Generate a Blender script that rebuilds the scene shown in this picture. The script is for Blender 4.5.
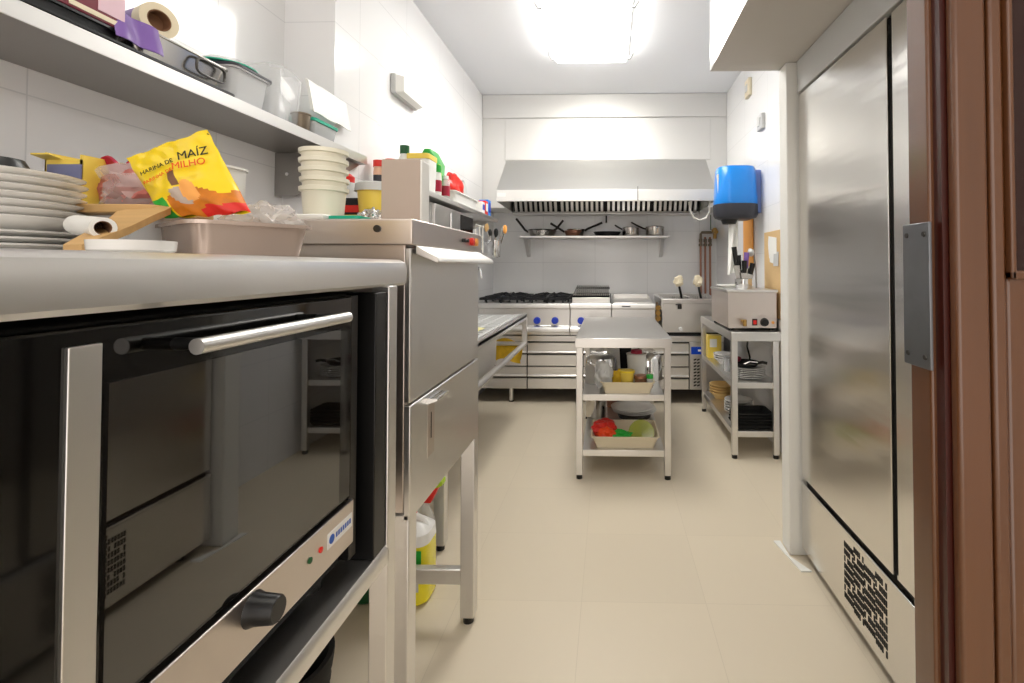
import bpy, bmesh, math, random
from mathutils import Vector, Matrix, noise
random.seed(7)
PI = math.pi
for o in list(bpy.data.objects): bpy.data.objects.remove(o)
SC = bpy.context.scene
COL = SC.collection

# ------------------------------------------------------------------ camera, world, lights, exposure
cam_d = bpy.data.cameras.new('camera'); cam = bpy.data.objects.new('camera', cam_d); COL.objects.link(cam)
cam.location = (0, 0, 1.30)
cam.rotation_euler = (math.radians(90 + 1.2), 0, math.radians(1.5))
cam_d.sensor_width = 36; cam_d.lens = 490 / 1024 * 36
cam_d.shift_x = -0.0822; cam_d.shift_y = -0.08375
cam_d.clip_start = 0.02
SC.camera = cam
W = bpy.data.worlds.new('world'); SC.world = W; W.use_nodes = True
W.node_tree.nodes['Background'].inputs[0].default_value = (1.0, .925, .855, 1)
W.node_tree.nodes['Background'].inputs[1].default_value = 1.0
LAMP = 8.3        # emission of the fluorescent diffuser, scaled down for the added fill lamp
SC.view_settings.view_transform = 'Standard'; SC.view_settings.look = 'None'
SC.view_settings.gamma = 1; SC.view_settings.use_curve_mapping = False
SC.view_settings.exposure = 1.2
CEIL = 3.065

# ------------------------------------------------------------------ materials
def lin(c):
    return tuple((v/12.92 if v <= .04045 else ((v+.055)/1.055)**2.4) for v in (x/255 for x in c))
def mat(name, c, rough=.5, metal=0., trans=0., alpha=1., ior=1.45, var=0., vscale=8., emit=0., coat=0., bump=0., stretch=None):
    m = bpy.data.materials.new(name); m.use_nodes = True
    n, l = m.node_tree.nodes, m.node_tree.links
    p = n['Principled BSDF']; c = lin(c) + (1,)
    p.inputs['Base Color'].default_value = c
    p.inputs['Roughness'].default_value = rough; p.inputs['Metallic'].default_value = metal
    p.inputs['Transmission Weight'].default_value = trans; p.inputs['IOR'].default_value = ior
    p.inputs['Alpha'].default_value = alpha; p.inputs['Coat Weight'].default_value = coat
    p.inputs['Coat Roughness'].default_value = .12
    if emit:
        p.inputs['Emission Color'].default_value = c; p.inputs['Emission Strength'].default_value = emit
    if var or bump:
        tc = n.new('ShaderNodeTexCoord'); mp = n.new('ShaderNodeMapping'); nz = n.new('ShaderNodeTexNoise')
        l.new(tc.outputs['Object'], mp.inputs[0]); l.new(mp.outputs[0], nz.inputs[0])
        if stretch: mp.inputs['Scale'].default_value = stretch
        nz.inputs['Scale'].default_value = vscale; nz.inputs['Detail'].default_value = 5
        if var:
            mx = n.new('ShaderNodeMix'); mx.data_type = 'RGBA'
            mx.inputs[6].default_value = tuple(v*(1-var) for v in c[:3]) + (1,)
            mx.inputs[7].default_value = tuple(min(1, v*(1+var)) for v in c[:3]) + (1,)
            l.new(nz.outputs['Fac'], mx.inputs[0]); l.new(mx.outputs[2], p.inputs['Base Color'])
        if bump:
            b = n.new('ShaderNodeBump'); b.inputs['Strength'].default_value = bump; b.inputs['Distance'].default_value = .01
            l.new(nz.outputs['Fac'], b.inputs['Height']); l.new(b.outputs[0], p.inputs['Normal'])
    return m
def steel(name, c, rough, axis, var=.025):
    """brushed stainless steel, grain along the given axis"""
    m = mat(name, c, rough, 1.0)
    n, l = m.node_tree.nodes, m.node_tree.links; p = n['Principled BSDF']
    tc = n.new('ShaderNodeTexCoord'); mp = n.new('ShaderNodeMapping'); nz = n.new('ShaderNodeTexNoise')
    s = [350, 350, 350]; s['xyz'.index(axis)] = 2
    mp.inputs['Scale'].default_value = s; nz.inputs['Scale'].default_value = 1; nz.inputs['Detail'].default_value = 3
    l.new(tc.outputs['Object'], mp.inputs[0]); l.new(mp.outputs[0], nz.inputs[0])
    mr = n.new('ShaderNodeMapRange'); mr.inputs[3].default_value = rough - var; mr.inputs[4].default_value = rough + var
    l.new(nz.outputs['Fac'], mr.inputs[0]); l.new(mr.outputs[0], p.inputs['Roughness'])
    big = n.new('ShaderNodeTexNoise'); big.inputs['Scale'].default_value = 2; l.new(tc.outputs['Object'], big.inputs[0])
    b = n.new('ShaderNodeBump'); b.inputs['Strength'].default_value = .05; b.inputs['Distance'].default_value = .01
    l.new(big.outputs['Fac'], b.inputs['Height']); l.new(b.outputs[0], p.inputs['Normal'])
    return m
def tiles(name, c, joint, bw, bh, off, plane, rough=.12, mortar=.0022, var=0.):
    m = mat(name, c, rough); n, l = m.node_tree.nodes, m.node_tree.links; p = n['Principled BSDF']
    g = n.new('ShaderNodeNewGeometry'); s = n.new('ShaderNodeSeparateXYZ'); cb = n.new('ShaderNodeCombineXYZ')
    l.new(g.outputs['Position'], s.inputs[0])
    l.new(s.outputs[plane[0]], cb.inputs[0]); l.new(s.outputs[plane[1]], cb.inputs[1])
    mp = n.new('ShaderNodeMapping'); mp.inputs['Location'].default_value = (off[0], off[1], 0)
    l.new(cb.outputs[0], mp.inputs[0])
    b = n.new('ShaderNodeTexBrick'); b.offset = 0; b.squash = 1
    b.inputs['Color1'].default_value = lin(c) + (1,); b.inputs['Color2'].default_value = lin(tuple(x*(1-var) for x in c)) + (1,)
    b.inputs['Mortar'].default_value = lin(joint) + (1,); b.inputs['Scale'].default_value = 1
    b.inputs['Mortar Size'].default_value = mortar; b.inputs['Mortar Smooth'].default_value = .3
    b.inputs['Brick Width'].default_value = bw; b.inputs['Row Height'].default_value = bh
    l.new(mp.outputs[0], b.inputs[0]); l.new(b.outputs['Color'], p.inputs['Base Color'])
    bp = n.new('ShaderNodeBump'); bp.invert = True; bp.inputs['Strength'].default_value = .25; bp.inputs['Distance'].default_value = .002
    l.new(b.outputs['Fac'], bp.inputs['Height']); l.new(bp.outputs[0], p.inputs['Normal'])
    return m
M = {}
M['ceil'] = mat('ceiling_paint', (232, 234, 238), .8)
M['tile_x'] = tiles('wall_tile_side', (240, 240, 241), (222, 223, 225), .62, .35, (.0, .0), (1, 2))
M['tile_y'] = tiles('wall_tile_end', (240, 240, 240), (214, 214, 214), .585, .35, (.157, .06), (0, 2))
M['floor'] = tiles('floor_tile', (222, 210, 188), (209, 197, 175), .48, .48, (.107, -.005), (0, 1), .34, .0012, .015)
M['plaster'] = mat('beige_plaster', (206, 202, 197), .7)
M['sofgloss'] = mat('white_gloss_panel', (236, 238, 240), .12)
M['rear'] = mat('dining_room_wall', (150, 108, 84), .6)
M['white'] = mat('white_plastic', (238, 238, 234), .4)
M['whitegl'] = mat('white_porcelain', (236, 235, 232), .12, coat=.4)
M['cream'] = mat('cream_plastic', (226, 214, 186), .4)
M['sx'] = steel('brushed_steel_x', (222, 220, 217), .34, 'x')
M['sy'] = steel('brushed_steel_y', (222, 220, 217), .34, 'y')
M['sz'] = steel('brushed_steel_z', (222, 220, 217), .34, 'z')
M['sfr'] = steel('fridge_steel', (224, 222, 218), .2, 'y', .012)
_n = M['sfr'].node_tree.nodes; _l = M['sfr'].node_tree.links
_mp = _n.new('ShaderNodeMapping'); _mp.inputs['Scale'].default_value = (1, .5, 5); _tc = [x for x in _n if x.type == 'TEX_COORD'][0]; _bg = [x for x in _n if x.type == 'TEX_NOISE'][-1]
_l.new(_tc.outputs['Object'], _mp.inputs[0]); _l.new(_mp.outputs[0], _bg.inputs[0]); [x for x in _n if x.type == 'BUMP'][0].inputs['Strength'].default_value = .25
M['shood'] = steel('hood_steel', (228, 227, 224), .46, 'z', .04)
M['swarm'] = steel('warm_steel', (214, 204, 197), .33, 'y')
M['sshelf'] = steel('darkened_steel', (160, 157, 153), .4, 'y')  # darkened tone puts shade on the near shelf; also brackets and grate
M['chrome'] = mat('chrome', (225, 225, 225), .1, 1)
M['dsteel'] = mat('dark_steel', (72, 70, 68), .35, 1)
M['black'] = mat('black_plastic', (14, 14, 14), .35)
M['matblack'] = mat('matt_black', (10, 10, 10), .7)
M['iron'] = mat('cast_iron', (34, 35, 38), .55, .3, bump=.2, vscale=60)
M['ovenblack'] = mat('oven_black_glass', (5, 4, 4), .06, ior=1.5)
M['ovenglass'] = mat('oven_window_glass', (17, 13, 9), .02, ior=2.05)
M['navy'] = mat('blue_knob', (26, 62, 190), .3, coat=.3)
M['blue'] = mat('blue_plastic', (18, 135, 230), .28, coat=.3)
M['dgrey'] = mat('dark_grey_plastic', (52, 54, 62), .4)
M['grey'] = mat('grey_plastic', (150, 150, 150), .45)
M['lgrey'] = mat('light_grey', (196, 197, 196), .5)
M['yellow'] = mat('yellow_print', (240, 208, 22), .3, coat=.3)
M['ytub'] = mat('yellow_plastic', (244, 214, 92), .4)
M['ycloth'] = mat('yellow_cloth', (226, 186, 50), .9, var=.3, vscale=30)
M['red'] = mat('red_plastic', (222, 44, 34), .35)
M['crimson'] = mat('crimson_print', (168, 22, 56), .35)
M['maroon'] = mat('maroon_print', (110, 18, 40), .4)
M['orange'] = mat('orange_plastic', (238, 166, 84), .45)
M['green'] = mat('green_plastic', (40, 168, 60), .35)
M['dgreen'] = mat('dark_green', (20, 84, 44), .4)
M['teal'] = mat('teal_plastic', (28, 172, 140), .35)
M['lime'] = mat('lime_plastic', (176, 214, 30), .35)
M['purple'] = mat('purple_film', (128, 96, 170), .3)
M['brown'] = mat('cardboard_core', (120, 84, 58), .8)
M['snack'] = mat('snack_print', (206, 120, 24), .4, var=.5, vscale=40)
M['wood'] = mat('pale_wood', (198, 160, 106), .55, var=.18, vscale=6, stretch=(1, 12, 12))
M['taupe'] = mat('taupe_card', (184, 168, 156), .8, var=.05)
M['clear'] = mat('clear_plastic', (246, 248, 250), .1, alpha=.28)
M['milky'] = mat('milky_plastic', (248, 244, 226), .3, alpha=.9)
M['milk2'] = mat('milky_tub', (246, 248, 250), .2, alpha=.5)
M['bag'] = mat('clear_bag', (240, 238, 236), .12, alpha=.3)
M['traypl'] = mat('translucent_tray', (204, 186, 174), .22, .45, alpha=.93)
M['meat'] = mat('reddish_content', (178, 104, 96), .35, var=.4, vscale=30)
M['peach'] = mat('peach_content', (236, 190, 160), .5)
M['copper'] = mat('copper_pipe', (168, 120, 98), .4, .8)
M['brass'] = mat('brass', (176, 140, 80), .3, 1)
M['pipegr'] = mat('old_pipe', (128, 116, 100), .45, .7)
M['cork'] = mat('cork', (208, 176, 128), .9, var=.14, vscale=120)
M['melon'] = mat('green_melon_glass', (150, 156, 62), .2, var=.15)
M['liquid'] = mat('yellow_detergent', (240, 226, 30), .2, coat=.4)
M['pan'] = mat('pan_steel', (190, 186, 180), .22, 1)
M['beige'] = mat('beige_bowl', (226, 190, 124), .4)
M['diff'] = mat('lamp_diffuser', (255, 252, 246), .4, emit=LAMP)
M['diff_fill'] = mat('fill_lamp_diffuser', (255, 250, 240), .4, emit=LAMP*.32)  # emission of the added fill lamp
M['disp'] = mat('blue_display', (20, 70, 190), .2)
M['plate'] = mat('lock_plate', (118, 120, 124), .38, .9, var=.15, vscale=30)
M['doorwood'] = mat('varnished_wood', (92, 56, 31), .28, var=.28, vscale=2.2, stretch=(14, 14, 1), coat=.6)
M['doordark'] = mat('dark_red_wood', (58, 18, 10), .35, coat=.4)
M['doorglass'] = mat('dark_door_glass', (40, 14, 10), .08)
M['ink'] = mat('black_ink', (30, 26, 10), .5)
M['inkred'] = mat('orange_ink', (226, 84, 20), .5)
M['inkblue'] = mat('blue_ink', (34, 88, 180), .5)
M['wire'] = mat('white_wire', (230, 228, 220), .4)

# ------------------------------------------------------------------ mesh helpers
class MB:
    def __init__(s): s.bm = bmesh.new(); s.mi = 0
    def faces(s, vs, idx):
        bv = [s.bm.verts.new(v) for v in vs]
        for f in idx:
            try:
                fc = s.bm.faces.new([bv[i] for i in f]); fc.material_index = s.mi
            except ValueError: pass
        return s
    def box(s, x0, x1, y0, y1, z0, z1):
        v = [(x, y, z) for z in (z0, z1) for y in (y0, y1) for x in (x0, x1)]
        return s.faces(v, [(0,2,3,1),(4,5,7,6),(0,1,5,4),(2,6,7,3),(0,4,6,2),(1,3,7,5)])
    def loft(s, rings, cap=True, loop=False):
        n = len(rings[0]); vs = [p for r in rings for p in r]; f = []
        R = len(rings)
        for i in range(R if loop else R-1):
            a, b = i*n, ((i+1) % R)*n
            for j in range(n): f.append((a+j, a+(j+1) % n, b+(j+1) % n, b+j))
        if cap and not loop:
            f.append(tuple(range(n-1, -1, -1))); f.append(tuple((R-1)*n+j for j in range(n)))
        return s.faces(vs, f)
    def lathe(s, prof, c=(0,0,0), n=28, axis='z'):
        """profile of (radius, height) turned about an axis through c"""
        rings = []
        for r, h in prof:
            ring = []
            for k in range(n):
                a = 2*PI*k/n; u, v = max(r, 1e-5)*math.cos(a), max(r, 1e-5)*math.sin(a)
                p = {'z': (u, v, h), 'y': (v, h, u), 'x': (h, u, v)}[axis]
                ring.append((c[0]+p[0], c[1]+p[1], c[2]+p[2]))
            rings.append(ring)
        return s.loft(rings)
    def cyl(s, p, q, r, r2=None, n=16):
        p, q = Vector(p), Vector(q); d = (q-p).normalized(); a = d.orthogonal().normalized(); b = d.cross(a)
        r2 = r if r2 is None else r2
        return s.loft([[tuple(c + a*rr*math.cos(2*PI*k/n) + b*rr*math.sin(2*PI*k/n)) for k in range(n)] for c, rr in ((p, r), (q, r2))])
    def tube(s, pts, r, n=10, loop=False):
        pts = [Vector(p) for p in pts]; N = len(pts); rings = []; a = None
        for i in range(N):
            if loop: d = pts[(i+1) % N] - pts[i-1]
            else: d = pts[min(i+1, N-1)] - pts[max(i-1, 0)]
            d.normalize()
            a = d.orthogonal() if a is None else a - d*a.dot(d)
            a.normalize(); b = d.cross(a)
            rings.append([tuple(pts[i] + a*r*math.cos(2*PI*k/n) + b*r*math.sin(2*PI*k/n)) for k in range(n)])
        return s.loft(rings, loop=loop)
    def prism(s, poly, axis, a0, a1):
        """2-D outline pushed along an axis: x -> (y,z) outline, y -> (x,z), z -> (x,y)"""
        def P(u, v, w): return {'x': (w, u, v), 'y': (u, w, v), 'z': (u, v, w)}[axis]
        return s.loft([[P(u, v, a0) for u, v in poly], [P(u, v, a1) for u, v in poly]])
    def rr(s, rings, c=(0,0,0), rot=0., n=5):
        """loft of rounded rectangles: (lx, ly, z, corner radius)"""
        out = []
        for lx, ly, z, r in rings:
            ring = []
            for qx, qy, a0 in ((1,1,0),(-1,1,PI/2),(-1,-1,PI),(1,-1,1.5*PI)):
                for k in range(n+1):
                    a = a0 + PI/2*k/n
                    x = qx*(lx/2-r) + r*math.cos(a); y = qy*(ly/2-r) + r*math.sin(a)
                    ring.append((c[0] + x*math.cos(rot) - y*math.sin(rot), c[1] + x*math.sin(rot) + y*math.cos(rot), c[2]+z))
            out.append(ring)
        return s.loft(out)
    def blob(s, c, size, seed=0, amp=.25, freq=2.2, sub=4, floor=-1.):
        t = bmesh.new(); bmesh.ops.create_icosphere(t, subdivisions=sub, radius=1)
        vs = []
        for v in t.verts:
            p = v.co.copy(); k = 1 + amp*noise.fractal(p*freq + Vector((seed*7.1, seed, -seed)), 1., 2., 3)
            p *= k; p.z = max(p.z, floor)
            vs.append((c[0]+p.x*size[0], c[1]+p.y*size[1], c[2]+p.z*size[2]))
        fs = [tuple(v.index for v in f.verts) for f in t.faces]; t.free()
        return s.faces(vs, fs)
    def sheet(s, fn, nu=16, nv=16, t=.0015):
        """thick sheet from a function (u,v)->point with u,v in 0..1"""
        P = [[Vector(fn(i/nu, j/nv)) for j in range(nv+1)] for i in range(nu+1)]
        N = [[None]*(nv+1) for _ in range(nu+1)]
        for i in range(nu+1):
            for j in range(nv+1):
                du = P[min(i+1,nu)][j]-P[max(i-1,0)][j]; dv = P[i][min(j+1,nv)]-P[i][max(j-1,0)]
                q = du.cross(dv); N[i][j] = q.normalized() if q.length > 1e-9 else Vector((0,0,1))
        k = (nu+1)*(nv+1); id_ = lambda i, j: i*(nv+1)+j
        vs = [tuple(P[i][j]+N[i][j]*t/2) for i in range(nu+1) for j in range(nv+1)] + [tuple(P[i][j]-N[i][j]*t/2) for i in range(nu+1) for j in range(nv+1)]
        f = []
        for i in range(nu):
            for j in range(nv):
                q = (id_(i,j), id_(i+1,j), id_(i+1,j+1), id_(i,j+1)); f.append(q); f.append(tuple(x+k for x in reversed(q)))
        for i in range(nu):
            for j in (0, nv): f.append((id_(i,j), id_(i,j)+k, id_(i+1,j)+k, id_(i+1,j)))
        for j in range(nv):
            for i in (0, nu): f.append((id_(i,j), id_(i,j+1), id_(i,j+1)+k, id_(i,j)+k))
        return s.faces(vs, f)
    def build(s, name, m, parent=None, bevel=0., seg=2, smooth=40, origin=None):
        bm = s.bm
        bmesh.ops.recalc_face_normals(bm, faces=bm.faces)
        if parent is not None: org = parent.matrix_basis.translation.copy() if parent.parent is None else (parent.parent.matrix_basis.translation + parent.matrix_basis.translation)
        elif origin is not None: org = Vector(origin)
        else:
            xs = [v.co for v in bm.verts]
            org = Vector(((min(p.x for p in xs)+max(p.x for p in xs))/2, (min(p.y for p in xs)+max(p.y for p in xs))/2, min(p.z for p in xs)))
        for v in bm.verts: v.co -= org
        me = bpy.data.meshes.new(name); bm.to_mesh(me); bm.free()
        for x in (m if isinstance(m, (list, tuple)) else [m]): me.materials.append(x)
        for p in me.polygons: p.use_smooth = True
        me.set_sharp_from_angle(angle=math.radians(smooth))
        o = bpy.data.objects.new(name, me); COL.objects.link(o)
        if parent is not None: o.parent = parent
        else: o.location = org
        if bevel:
            b = o.modifiers.new('bevel', 'BEVEL'); b.width = bevel; b.segments = seg; b.limit_method = 'ANGLE'; b.angle_limit = math.radians(40)
        return o
def tag(o, label, cat, group=None):
    o['label'] = label; o['category'] = cat
    if group: o['group'] = group
    return o
def thing(name, label, cat, loc=(0,0,0), group=None):
    o = bpy.data.objects.new(name, None); o.empty_display_size = .05; COL.objects.link(o); o.location = loc
    return tag(o, label, cat, group)
def struct(o): o['kind'] = 'structure'; return o
def dup(root, loc, rot=None, label=None, group=None):
    r = root.copy(); COL.objects.link(r); r.location = loc
    if rot is not None: r.rotation_euler = rot
    if label: r['label'] = label
    if group: r['group'] = group
    for ch in list(root.children):
        c = ch.copy(); COL.objects.link(c); c.parent = r
        for g in ch.children:
            d = g.copy(); COL.objects.link(d); d.parent = c
    return r
def bx(name, m, parent, x0, x1, y0, y1, z0, z1, bevel=.002):
    return MB().box(x0, x1, y0, y1, z0, z1).build(name, m, parent, bevel)
def lettering(name, body, m, parent, loc, rot, size, ext=.0004):
    cu = bpy.data.curves.new('tmp', 'FONT'); cu.body = body; cu.size = size; cu.extrude = ext; cu.align_x = 'CENTER'; cu.align_y = 'CENTER'
    t = bpy.data.objects.new('tmp', cu); COL.objects.link(t)
    dg = bpy.context.evaluated_depsgraph_get(); me = bpy.data.meshes.new_from_object(t.evaluated_get(dg))
    bpy.data.objects.remove(t); me.materials.clear(); me.materials.append(m)
    o = bpy.data.objects.new(name, me); COL.objects.link(o); o.parent = parent
    org = parent.location if parent.parent is None else parent.parent.location + parent.location
    o.location = Vector(loc) - org; o.rotation_euler = rot
    return o

# ------------------------------------------------------------------ the room
YB, XL, XN, XR = 5.5, -1.305, -1.53, 1.2
struct(MB().box(-1.75, 1.75, -2.1, 5.65, -.06, 0).build('floor', M['floor']))
struct(MB().box(-1.75, 1.75, -2.1, 5.65, CEIL, CEIL+.06).build('ceiling', M['ceil']))
struct(MB().box(-1.75, 1.75, YB, YB+.12, 0, CEIL).build('wall_back', M['tile_y']))
struct(MB().box(-1.75, XL, 2.68, YB, 0, CEIL).build('wall_left', M['tile_x']))
struct(MB().box(-1.75, -1.288, 2.25, 2.68, 0, CEIL).build('wall_left_pier', M['tile_x']))
struct(MB().box(-1.75, XN, -2.0, 2.25, 0, CEIL).build('wall_left_near', M['tile_x']))
struct(MB().box(XR, 1.75, 2.35, YB, 0, CEIL).build('wall_right', M['tile_x']))
struct(MB().box(1.64, 1.75, -2.0, 2.25, 0, CEIL).build('wall_right_near', M['plaster']))
struct(MB().box(.812, 1.75, 2.25, 2.35, 0, 2.235).build('wall_partition', M['white'], bevel=.006))
sof = MB(); sof.box(.486, 1.64, .75, 2.35, 2.235, CEIL)
sofo = struct(sof.build('beam_right', [M['sofgloss'], M['plaster']], bevel=0))
for p in sofo.data.polygons: p.material_index = 1 if p.normal.z < -.5 else 0
struct(MB().prism([(.806, 2.36), (.806, 2.235), (.86, 2.13), (.815, 2.13), (.775, 2.36)], 'z', .0, .006).build('trim_1', M['white']))

# ------------------------------------------------------------------ ceiling light and added fill lamp
def ceiling_light(y0, y1, label, x0=-.45, x1=.16, dm='diff'):
    t = thing('ceiling_light', label, 'light', ((x0+x1)/2, (y0+y1)/2, CEIL-.085))
    bx('housing', M['white'], t, x0, x1, y0, y1, CEIL-.03, CEIL, .004)
    MB().rr([(x1-x0-.04, y1-y0-.04, CEIL-.032, .02), (x1-x0-.03, y1-y0-.03, CEIL-.075, .03), (x1-x0-.1, y1-y0-.1, CEIL-.088, .03)], ((x0+x1)/2, (y0+y1)/2, 0)).build('diffuser', M[dm], t)
    for sx, X in ((-1, x0), (1, x1)):
        for Y in (y0+.2, y1-.14):
            MB().tube([(X+sx*.028, Y, CEIL-.03), (X+sx*.03, Y, CEIL-.06), (X+sx*.006, Y, CEIL-.1), (X-sx*.015, Y, CEIL-.098)], .009, 8).build('clip', M['grey'], t)
    return t
ceiling_light(2.92, 4.05, 'bright fluorescent ceiling light with four metal clips in front of the hood')
ceiling_light(.2, 1.3, 'added dim fill light out of view near the wooden door, above the oven stand', dm='diff_fill')  # unseen fixture added to brighten the wall under the hood

# ------------------------------------------------------------------ extractor hood
h = thing('extractor_hood', 'wide stainless steel extractor hood with sloped canopy on the back wall', 'hood', (-.05, 5.0, 1.87))
q = MB(); q.box(XL+.002, XR-.002, 5.0, YB-.002, 2.4, CEIL-.002); q.box(XL+.002, -1.06, 5.0, YB-.002, 1.897, 2.4); q.box(.986, XR-.002, 5.0, YB-.002, 1.897, 2.4)
q.build('casing', M['shood'], h)
bx('upper_band', M['shood'], h, XL+.003, XR-.003, 4.982, 4.999, 2.822, CEIL-.004, .003)
bx('front_panel', M['shood'], h, -1.07, 1.035, 4.988, 4.999, 2.385, 2.818, .004)
MB().prism([(4.999, 2.39), (4.55, 2.012), (4.55, 1.905), (4.575, 1.905), (4.575, 1.995), (4.999, 2.35)], 'x', -1.055, .985).build('canopy', M['shood'], h, .003)
for X in (-1.053, .977): MB().prism([(4.56, 1.906), (4.56, 2.01), (4.998, 2.38), (4.998, 1.89)], 'x', X, X+.006).build('canopy_end', M['shood'], h)
MB().prism([(5.06, 2.38), (5.36, 1.882), (5.44, 1.882), (5.14, 2.38)], 'x', -1.045, .975).build('filter_backing', M['matblack'], h)
for k in range(4):
    f = MB(); x0 = -1.04 + k*.504
    for j in range(9):
        X = x0 + .014 + j*.054
        f.prism([(5.04, 2.37), (5.33, 1.885), (5.352, 1.885), (5.062, 2.37)], 'x', X, X+.027)
    f.prism([(5.325, 1.893), (5.33, 1.878), (5.36, 1.878), (5.36, 1.893)], 'x', x0, x0+.498); f.prism([(5.05, 2.36), (5.04, 2.375), (5.09, 2.375), (5.09, 2.36)], 'x', x0, x0+.498)
    f.build('grease_filter', M['sy'], h)
bx('gutter', M['sx'], h, -1.05, .98, 5.30, 5.49, 1.862, 1.878, .004)
bx('maker_label', M['white'], h, -1.045, -.965, 4.5475, 4.5495, 1.95, 1.985, 0)
bx('light_switch_rod', M['dsteel'], h, .265, .271, 4.546, 4.549, 1.91, 2.04, 0)
tag(MB().tube([(.76, 4.66, 1.91), (.77, 4.66, 1.83), (.80, 4.66, 1.765), (.86, 4.66, 1.735), (.92, 4.66, 1.755), (.95, 4.66, 1.82), (.955, 4.66, 1.91)], .009, 8).build('cable', M['wire']),
    'white cable looping down below the right end of the hood', 'cable')
tag(MB().tube([(-.03, 5.462, 1.87), (-.03, 5.462, 1.81), (-.03, 5.45, 1.785), (-.03, 5.43, 1.79)], .009, 8).build('hook', M['black']), 'black hook hanging under the middle of the hood', 'hook')

# ------------------------------------------------------------------ back shelf and pans
ws = thing('wall_shelf', 'long narrow steel shelf with pans on the back wall below the hood', 'shelf', (-.16, 5.36, 1.6))
bx('board', M['sx'], ws, -.956, .637, 5.2, YB-.002, 1.60, 1.624, .004)
for X in (-.9, .575):
    MB().prism([(5.22, 1.6), (5.25, 1.585), (5.44, 1.42), (YB-.002, 1.40), (YB-.002, 1.6)], 'x', X-.018, X+.018).build('bracket', M['sz'], ws, .002)
def frying_pan(r, hgt, m, label, loc, rz, hl=.2, tilt=.6, group=None, hm=None):
    t = thing('frying_pan', label, 'pan', (0,0,0), group)
    MB().lathe([(0, 0), (r*.78, 0), (r, hgt), (r+.004, hgt), (r*.97, hgt-.001), (r*.76, .004), (0, .004)]).build('body', m, t)
    MB().tube([(r*.95, 0, hgt*.8), (r+.03, 0, hgt+.01), (r+.03+hl*.5*math.cos(tilt), 0, hgt+.01+hl*.5*math.sin(tilt)), (r+.03+hl*math.cos(tilt), 0, hgt+.01+hl*math.sin(tilt))], .012, 8).build('handle', hm or M['dsteel'], t)
    t.location = loc; t.rotation_euler = (0, 0, rz)
    return t
frying_pan(.16, .06, M['pan'], 'lowest steel frying pan of the nest at the left end of the pan shelf', (-.73, 5.33, 1.624), PI*.98, .16, .9)
frying_pan(.15, .06, M['pan'], 'middle frying pan of the nest, its handle straight up against the wall', (-.73, 5.33, 1.632), PI*.56, .17, 1.35)
frying_pan(.135, .055, M['dsteel'], 'smallest frying pan nested on top at the left end of the pan shelf', (-.74, 5.33, 1.641), .05, .12, .9)
frying_pan(.11, .06, M['copper'], 'small coppery pan with its handle to the left', (-.38, 5.34, 1.624), PI*1.0, .14, .55)
frying_pan(.10, .065, M['pan'], 'small steel pan inside the coppery pan with its handle to the right', (-.36, 5.34, 1.6345), .12, .17, .4)
frying_pan(.15, .045, M['iron'], 'flat black frying pan in the middle of the pan shelf', (-.02, 5.34, 1.624), PI*.4, .04, .3, hm=M['iron'])
def saucepan(r, hgt, label, loc, rz):
    t = thing('saucepan', label, 'pan', (0,0,0), 'saucepans on the pan shelf')
    MB().lathe([(0, 0), (r*.96, 0), (r, .008), (r, hgt), (r+.004, hgt+.002), (r-.003, hgt), (r-.004, .01), (0, .006)]).build('body', M['pan'], t)
    MB().tube([(r, 0, hgt*.82), (r+.03, 0, hgt*.9), (r+.10, 0, hgt*1.25), (r+.16, 0, hgt*1.6)], .009, 8).build('handle', M['dsteel'], t)
    MB().lathe([(0, hgt+.003), (r, hgt+.003), (r*.8, hgt+.012), (0, hgt+.016)]).build('lid', M['pan'], t)
    t.location = loc; t.rotation_euler = (0, 0, rz)
saucepan(.09, .088, 'smaller steel saucepan with lid, next to the black flat pan', (.235, 5.34, 1.624), PI*.75)
saucepan(.10, .098, 'larger steel saucepan at the right end of the pan shelf', (.5, 5.34, 1.624), PI*.93)

# ------------------------------------------------------------------ gas pipes
g = thing('gas_pipes', 'copper gas pipes with valves in the back right corner', 'pipes', (1.07, 5.45, .9))
for X in (1.015, 1.065, 1.118):
    p = MB().cyl((X, 5.455, .7), (X, 5.455, 1.62), .012, n=10).build('pipe', M['copper'], g)
    v = MB().cyl((X, 5.455, 1.52), (X, 5.455, 1.545), .022, n=10); v.cyl((X, 5.455, 1.565), (X, 5.455, 1.6), .02, n=10); v.box(X-.006, X+.006, 5.40, 5.44, 1.53, 1.58)
    v.build('valve', M['pipegr'], p)
MB().tube([(1.015, 5.455, 1.6), (1.017, 5.455, 1.655), (1.03, 5.455, 1.672), (1.17, 5.455, 1.672)], .014, 10).build('header_pipe', M['pipegr'], g)
v = MB(); v.cyl((1.165, 5.42, 1.6), (1.165, 5.42, 1.72), .02, n=10); v.cyl((1.13, 5.42, 1.69), (1.19, 5.42, 1.69), .018, n=10); v.cyl((1.165, 5.45, 1.672), (1.165, 5.36, 1.672), .024, n=12)
v.build('main_valve', M['brass'], g)
tag(MB().cyl((1.13, 5.47, 1.70), (1.13, 5.47, 1.87), .005, n=8).build('thin_wire', M['dgreen']), 'thin green wire running up the wall above the gas valve', 'wire')

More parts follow.
